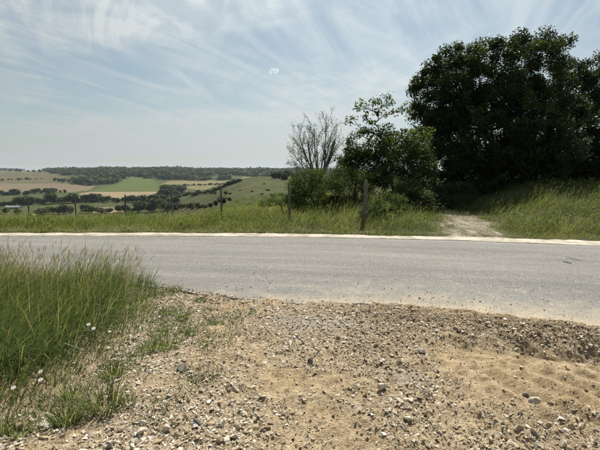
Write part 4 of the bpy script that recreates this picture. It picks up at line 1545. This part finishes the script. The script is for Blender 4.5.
# ---------------------------------------------------------------- fence
def build_fence():
    posts = [(28, 199, 18.3), (75, 198, 17.3), (125, 194.5, 16.2), (171, 188.5, 15.2), (221, 187, 14.0), (289, 183.5, 12.9)]
    root_xy = at(posts[0][0], 199, posts[0][2])
    root = thing('wire_fence', (root_xy[0], root_xy[1], Hs(root_xy[0], root_xy[1])), 'old wire fence of weathered wooden posts along the far roadside grass', 'fence')
    base = np.array(root.location)
    tops = []

    def post_mesh(b, t, r, sd, name='post', parent=root, org=base):
        rs = np.random.default_rng(sd)
        k = 8
        hs = np.array([0, 0.2, 0.45, 0.7, 0.93, 1.0])
        ring = []
        ph = rs.uniform(0, 6.28)
        rr = r * (1 + rs.normal(0, 0.09, k))
        for h in hs:
            c = b + (t - b) * h + np.array([rs.normal(0, 0.004), rs.normal(0, 0.004), 0])
            f = 1.08 - 0.14 * h if h < 1 else 0.8
            for q in range(k):
                a = ph + 2 * math.pi * q / k
                ring.append(c + np.array([math.cos(a) * rr[q] * f, math.sin(a) * rr[q] * f, rs.normal(0, 0.006) if h == 1 else 0]))
        V = np.array(ring)
        V = np.vstack([V, [t + np.array([0, 0, 0.006])]])
        F = []
        for i in range(len(hs) - 1):
            for q in range(k):
                q2 = (q + 1) % k
                F += [(i * k + q, i * k + q2, (i + 1) * k + q2), (i * k + q, (i + 1) * k + q2, (i + 1) * k + q)]
        for q in range(k):
            F.append(((len(hs) - 1) * k + q, (len(hs) - 1) * k + (q + 1) % k, len(V) - 1))
        return build(name, V - org, np.array(F), M['post_wood'], parent)
    for i, (px, py, d) in enumerate(posts):
        t = at(px, py, d)
        zb = Hs(t[0], t[1]) - 0.1
        b = np.array([t[0] + rng.normal(0, 0.02), t[1], zb])
        post_mesh(b, t, 0.029 if i < 5 else 0.034, 70 + i)
        tops.append((t, zb + 0.1))
    # diagonal brace on the fourth post
    t, zb = tops[3]
    post_mesh(np.array([t[0] - 0.42, t[1] + 0.02, zb + 0.02]), np.array([t[0] - 0.03, t[1] - 0.03, zb + 0.62]), 0.028, 91, 'brace')
    for fr in (0.3, 0.62, 0.92):
        P = []
        for (ta, za), (tb, zb2) in zip(tops[:-1], tops[1:]):
            for s in np.linspace(0, 1, 6, endpoint=False):
                a = ta * (1 - s) + tb * s
                z = (za + (ta[2] - za) * fr) * (1 - s) + (zb2 + (tb[2] - zb2) * fr) * s - 0.05 * s * (1 - s) * 4 * rng.uniform(0.4, 1)
                P.append([a[0], a[1] - 0.055, z])
        ta, za = tops[-1]
        P.append([ta[0], ta[1] - 0.06, za + (ta[2] - za) * fr])
        P = np.array(P)
        V, F = tubes(P[:-1], P[1:], np.full(len(P) - 1, 0.0022), np.full(len(P) - 1, 0.0022), 4)
        build('wire', V - base, F, M['wire'], root)
    # the thick post stands apart
    t = at(366, 180, 11.9)
    g = np.array([t[0] - 0.03, t[1], Hs(t[0], t[1]) - 0.1])
    o = thing('wooden_post', (t[0], t[1], Hs(t[0], t[1])), 'thick weathered wooden post in front of the bramble mound', 'post')
    post_mesh(g, t, 0.052, 99, 'shaft', o, np.array(o.location))
    k = np.array([0, math.pi * 2])
    th = np.linspace(0, 2 * math.pi, 13)
    for zc in (0.22, 0.27):
        ring = np.stack([t[0] + 0.057 * np.cos(th), t[1] + 0.057 * np.sin(th), np.full(13, t[2] - zc) + 0.006 * np.sin(th)], -1)
        V, F = tubes(ring[:-1], ring[1:], np.full(12, 0.004), np.full(12, 0.004), 4)
        build('wire_loop', V - np.array(o.location), F, M['wire'], o)


build_fence()

# ---------------------------------------------------------------- valley trees, wood, barn
def far_proto(sd, mt, squat=1.0):
    r = np.random.default_rng(sd)
    k = r.integers(5, 9)
    lob = []
    for _ in range(k):
        a = r.uniform(0, 6.28)
        q = r.uniform(0.0, 0.24)
        lob.append((q * math.cos(a), q * math.sin(a), r.uniform(0.24, 0.78) * squat, r.uniform(0.2, 0.32), r.uniform(0.2, 0.32), r.uniform(0.17, 0.26) * squat))
    pts = lobes_points(lob, 1000, 0.8)
    pts[:, 2] = np.clip(pts[:, 2], 0.03, 1.0)
    V, F, A = leaves(pts, r.uniform(0.08, 0.13, 1000), np.clip(r.normal(0.45, 0.2, 1000), 0, 1), 0.2, 0.9)
    crown = (V, F, A)
    C = np.array([l[:3] for l in lob])
    arr, par, rad = grow((0, 0, 0), [np.array([0, 0, -0.05]), np.array([0, 0, 0.2]), np.array([0, 0, 0.4])], C, 0.012)
    i = np.arange(1, len(arr))
    tv, tf = tubes(arr[par[1:]], arr[i], rad[par[1:]] * 0.5 + rad[i] * 0.5, rad[i], 5)
    return crown, (tv, tf), mt


def solve(px, py, lo, hi, n=900):
    """the first ground a pixel's ray meets between two depths"""
    d = np.exp(np.linspace(math.log(lo), math.log(hi), n))
    r = ray(px, py)
    x, y, z = r[0] / r[1] * d, d, CAMZ + r[2] / r[1] * d
    h = H(x, y)
    k = np.where(h >= z)[0]
    k = k[0] if len(k) else int(np.argmin(np.abs(h - z)))
    return x[k], y[k], h[k]


ORD = 'first second third fourth fifth sixth seventh eighth ninth tenth eleventh twelfth thirteenth fourteenth fifteenth sixteenth seventeenth eighteenth nineteenth twentieth twenty-first twenty-second twenty-third twenty-fourth twenty-fifth'.split()


def nth(i, n):
    return 'leftmost ' if i == 0 else ('rightmost ' if i == n - 1 else ORD[i] + ' from left, ')


def build_far_trees():
    protos = [far_proto(300 + i, 'leaf_far') for i in range(5)] + [far_proto(320 + i, 'leaf_far_light') for i in range(2)] + [far_proto(340 + i, 'leaf_far', 0.75) for i in range(2)]
    cache = {}
    def put(k, x, y, z, h, w, label, group, category='tree', name='valley_tree'):
        (V, F, A), (tv, tf), mt = protos[k]
        o = thing(name, (x, y, z), label, category, group)
        o.scale = (h * w, h * w, h)
        o.rotation_euler = (0, 0, random.uniform(0, 6.28))
        for nm in ('crown', 'trunk'):
            key = (k, nm)
            if key not in cache:
                if nm == 'crown':
                    c = build(nm, V, F, M[mt], None, attrs={'tone': A})
                else:
                    c = build(nm, tv, tf, M['bark'], None, smooth=True)
                cache[key] = c
            else:
                c = cache[key].copy()
                col.objects.link(c)
            c.parent = o
    rows = [
        # start px, end px, base row at start and end, depth range, heights in px, count, label, group
        ((-14, 196.0), (64, 193.0), (600, 1100), (4.0, 7), 22, 'dark tree in the hedgerow below the brown field', 'hedgerow below the brown field'),
        ((-14, 206.5), (96, 201.5), (480, 900), (7, 11), 25, 'dark tree in the valley belt left of the stubble field', 'tree belt along the valley floor, left'),
        ((78, 201.5), (178, 203.0), (480, 900), (6, 10), 25, 'dark tree in the belt below the stubble field', 'tree belt below the stubble field'),
        ((84, 214), (172, 211.5), (380, 640), (9, 13), 14, 'round nearer tree behind the middle fence posts', 'nearer trees behind the middle posts'),
        ((40, 216), (70, 213), (380, 640), (7, 10), 6, 'dark nearer tree behind the two left fence posts', 'nearer trees behind the left posts'),
        ((160, 200), (178, 195), (600, 1000), (10, 14), 5, 'tall dark tree at the right end of the valley belt', 'tall trees ending the valley belt'),
        ((178, 197.5), (240, 187.8), (450, 900), (2.5, 4.5), 25, 'small tree in the hedge climbing the pasture spur', 'hedge climbing the spur'),
        ((176, 210), (230, 209), (120, 420), (4, 8), 12, 'bushy tree along the lower edge of the pasture spur', 'bushy trees at the foot of the spur'),
        ((170, 186.3), (232, 184.2), (700, 1500), (1.3, 2.2), 25, 'small bush in the hedge line between the wheat fields', 'hedge between the wheat fields'),
        ((276, 179), (296, 180), (160, 520), (6, 10), 6, 'dark tree at the top of the pasture spur', 'dark trees on the spur top'),
        ((-10, 180.5), (40, 179.5), (1000, 1600), (1.2, 2.4), 12, 'scattered bush on the olive grazing land', 'bushes on the olive grazing land'),
        ((55, 181.5), (95, 184.5), (1000, 1600), (3, 5), 12, 'tree in the copse between brown field and wood', 'copse above the brown field'),
    ]
    for (x0, y0), (x1, y1), (lo, hi), (h0, h1), n, lab, grp in rows:
        for i in range(n):
            t = (i + random.uniform(-0.35, 0.35)) / max(n - 1, 1)
            px, py = x0 + (x1 - x0) * t, y0 + (y1 - y0) * t + random.uniform(-1.0, 1.0) * min(1.0, h1 / 6)
            x, y, z = solve(px, py, lo, hi)
            h = random.uniform(h0, h1) * random.choice((0.6, 0.8, 1.0, 1.0, 1.15)) * y / FPX
            near = 'nearer' in grp or 'foot' in grp
            k = random.choice([0, 1, 2, 3, 4, 7, 8, 5, 6] if not near else [5, 6, 0, 5, 2, 7])
            put(k, x, y, z - 0.03 * h, h, random.uniform(1.1, 1.7) * (1.5 if h1 < 4.6 else 1.0), nth(i, n) + lab, grp)
    for i, (px, py, h) in enumerate(sorted([(195, 193.8, 3.0), (203, 194.0, 3.0), (211, 194.2, 3.2), (215, 194.3, 2.6), (226, 194.6, 3.8), (230, 194.6, 2.8), (240, 191, 2.0), (252, 192, 2.6), (262, 195, 3.6), (268, 191, 3.2), (272, 197, 3.6), (264, 184.5, 2.2)])):
        x, y, z = solve(px, py, 90, 560)
        put(random.choice([0, 2, 7, 8, 7]), x, y, z - 0.1, h * y / FPX, 1.5, nth(i, 12) + 'low dark bush dotted on the open pasture spur', 'bushes dotted on the pasture spur', 'bush', 'pasture_bush')
    for i, (px, py, h) in enumerate(((-14, 212, 9), (-4, 213, 9), (6, 214, 7), (18, 215, 6.5))):
        x, y, z = solve(px, py, 300, 560)
        put(5 + (int(px) % 2), x, y, z, h * y / FPX, 1.3, nth(i, 4) + 'light green tree before the barn at the far left edge', 'light trees before the barn')
    for i, (px, py, h) in enumerate(((10, 171.6, 2.6), (17, 171.6, 3.4), (20, 171.8, 3.0), (28, 172, 2.2), (34, 172.2, 2.6), (40, 172.4, 3.0))):
        x, y, z = solve(px, py, 1500, 2200)
        put(random.choice([0, 1, 2]), x, y, z, h * y / FPX, 1.5, nth(i, 6) + 'dark tree standing on the far left skyline', 'trees on the left skyline')

    # the wood on the far ridge: reads as one mass
    us = rng.uniform(-0.80, 0.20, 60000)
    ys = np.exp(rng.uniform(math.log(1000), math.log(3600), 60000))
    xs = us * ys
    zs = H(xs, ys)
    reg = region(xs, ys, zs)
    # thin with distance by area
    w = (ys / 3600) ** 2
    ok = (reg == 1) & (rng.random(60000) < np.clip(w * 0.25 + 0.01, 0, 1))
    xs, ys, zs = xs[ok], ys[ok], zs[ok]
    n = len(xs)
    shapes = []
    for i in range(24):
        r = np.random.default_rng(700 + i)
        pts = lobes_points([(0, 0, 0.55, 0.42, 0.42, 0.42), (0.2, 0.1, 0.45, 0.3, 0.3, 0.3), (-0.15, -0.2, 0.4, 0.32, 0.3, 0.3)], 40, 0.95)
        V, F, A = leaves(pts, r.uniform(0.3, 0.5, 40), None, 0.1, 1.0)
        shapes.append((V, F, A))
    k = rng.integers(0, 24, n)
    hh = rng.uniform(9, 16, n) * (0.72 + 0.7 * fbm(xs / 130, ys / 300, 77, 2))
    SV = np.stack([s[0] for s in shapes])
    V = rotz(SV[k] * (hh * np.array(1.0))[:, None, None] * np.array([1.8, 1.8, 1.0]), rng.uniform(0, 6.28, n)[:, None]) + np.stack([xs, ys, zs - 1], -1)[:, None]
    nv = SV.shape[1]
    F = shapes[0][1][None] + (np.arange(n) * nv)[:, None, None]
    tb = rng.random(n)
    A = np.zeros((n, nv, 3))
    A[:, :, 1] = np.clip(0.1 + 0.6 * tb[:, None] + rng.normal(0, 0.12, (n, nv)), 0, 1)
    struct(build('far_wood', V.reshape(-1, 3), F.reshape(-1, 3), M['leaf_far'], attrs={'tone': A.reshape(-1, 3)}), 'stuff', 'dark wood covering the far ridge')

    # long low barn
    x, y, z = solve(14, 208.8, 400, 700)
    s = y / FPX
    L, D, hw, hr = 14 * s, 9.0, 2.4, 3.4
    o = thing('barn', (x, y, z), 'long low barn with pale roof among trees at far left', 'barn')
    def box(x0, x1, y0, y1, z0, z1):
        V = np.array([(a, b, c) for c in (z0, z1) for b in (y0, y1) for a in (x0, x1)], float)
        F = np.array([(0, 1, 5, 4), (2, 6, 7, 3), (0, 4, 6, 2), (1, 3, 7, 5), (4, 5, 7, 6), (0, 2, 3, 1)])
        return V, F
    build('wall', *box(-L / 2, L / 2, -D / 2, D / 2, -1.5, hw), M['barn_wall'], o)
    V = np.array([(-L / 2 - 0.4, -D / 2 - 0.5, hw - 0.1), (L / 2 + 0.4, -D / 2 - 0.5, hw - 0.1), (L / 2 + 0.4, 0, hr + 0.4), (-L / 2 - 0.4, 0, hr + 0.4), (-L / 2 - 0.4, D / 2 + 0.5, hw - 0.1), (L / 2 + 0.4, D / 2 + 0.5, hw - 0.1)])
    F = np.array([(0, 1, 2, 3), (3, 2, 5, 4), (0, 4, 5, 1)])
    build('roof', V, F, M['barn_roof'], o)
    V = np.array([(-L / 2, -D / 2, hw), (-L / 2, D / 2, hw), (-L / 2, 0, hr + 0.3), (L / 2, -D / 2, hw), (L / 2, D / 2, hw), (L / 2, 0, hr + 0.3)])
    build('gable', V, np.array([(0, 2, 1), (3, 4, 5)]), M['barn_wall'], o)
    for i in range(3):
        c = -L / 2 + L * (i + 0.5) / 3
        build('door', *box(c - 1.8, c + 1.8, -D / 2 - 0.08, -D / 2 + 0.05, -1.4, 2.1), M['barn_dark'], o)


build_far_trees()

# ---------------------------------------------------------------- air and the one small cloud
def build_air():
    V = np.array([(a, b, c) for c in (-60, 45) for b in (-80, 4150) for a in (-5600, 5600)], float)
    F = np.array([(0, 1, 5, 4), (2, 6, 7, 3), (0, 4, 6, 2), (1, 3, 7, 5), (4, 5, 7, 6), (0, 2, 3, 1)])
    m, t, out = newmat('air')
    v = t.nodes.new('ShaderNodeVolumePrincipled')
    v.inputs['Color'].default_value = (0.74, 0.87, 1.0, 1)
    v.inputs['Density'].default_value = 0.00005
    v.inputs['Anisotropy'].default_value = 0.2
    t.links.new(v.outputs[0], out.inputs['Volume'])
    struct(build('haze', V, F, m), 'stuff', 'thin blue summer haze over the valley')

    m, t, out = newmat('cloud_vapour')
    v = t.nodes.new('ShaderNodeVolumePrincipled')
    v.inputs['Color'].default_value = (1, 1, 1, 1)
    v.inputs['Density'].default_value = 0.024
    v.inputs['Anisotropy'].default_value = 0.3
    t.links.new(v.outputs[0], out.inputs['Volume'])
    D = 2600.0
    c = at(273.5, 70.5, D)
    s = D / FPX
    parts = []
    for dx, dy, r in [(rng.normal(0, 1.5), rng.normal(0.2, 1.0), rng.uniform(1.0, 2.0)) for _ in range(14)]:
        W = ICO2_V * (1 + rng.normal(0, 0.12, (len(ICO2_V), 1))) * r * s * np.array([1, 1, 0.8])
        parts.append((W + np.array([dx * s, rng.normal(0, 0.6) * s, -dy * s]), ICO2_F, np.zeros((len(W), 3))))
    V, F, _ = cat(parts)
    o = build('cloud', V, F, m)
    o.location = tuple(c)
    tag(o, 'one small bright white puff of cloud high in the sky', 'cloud')


build_air()
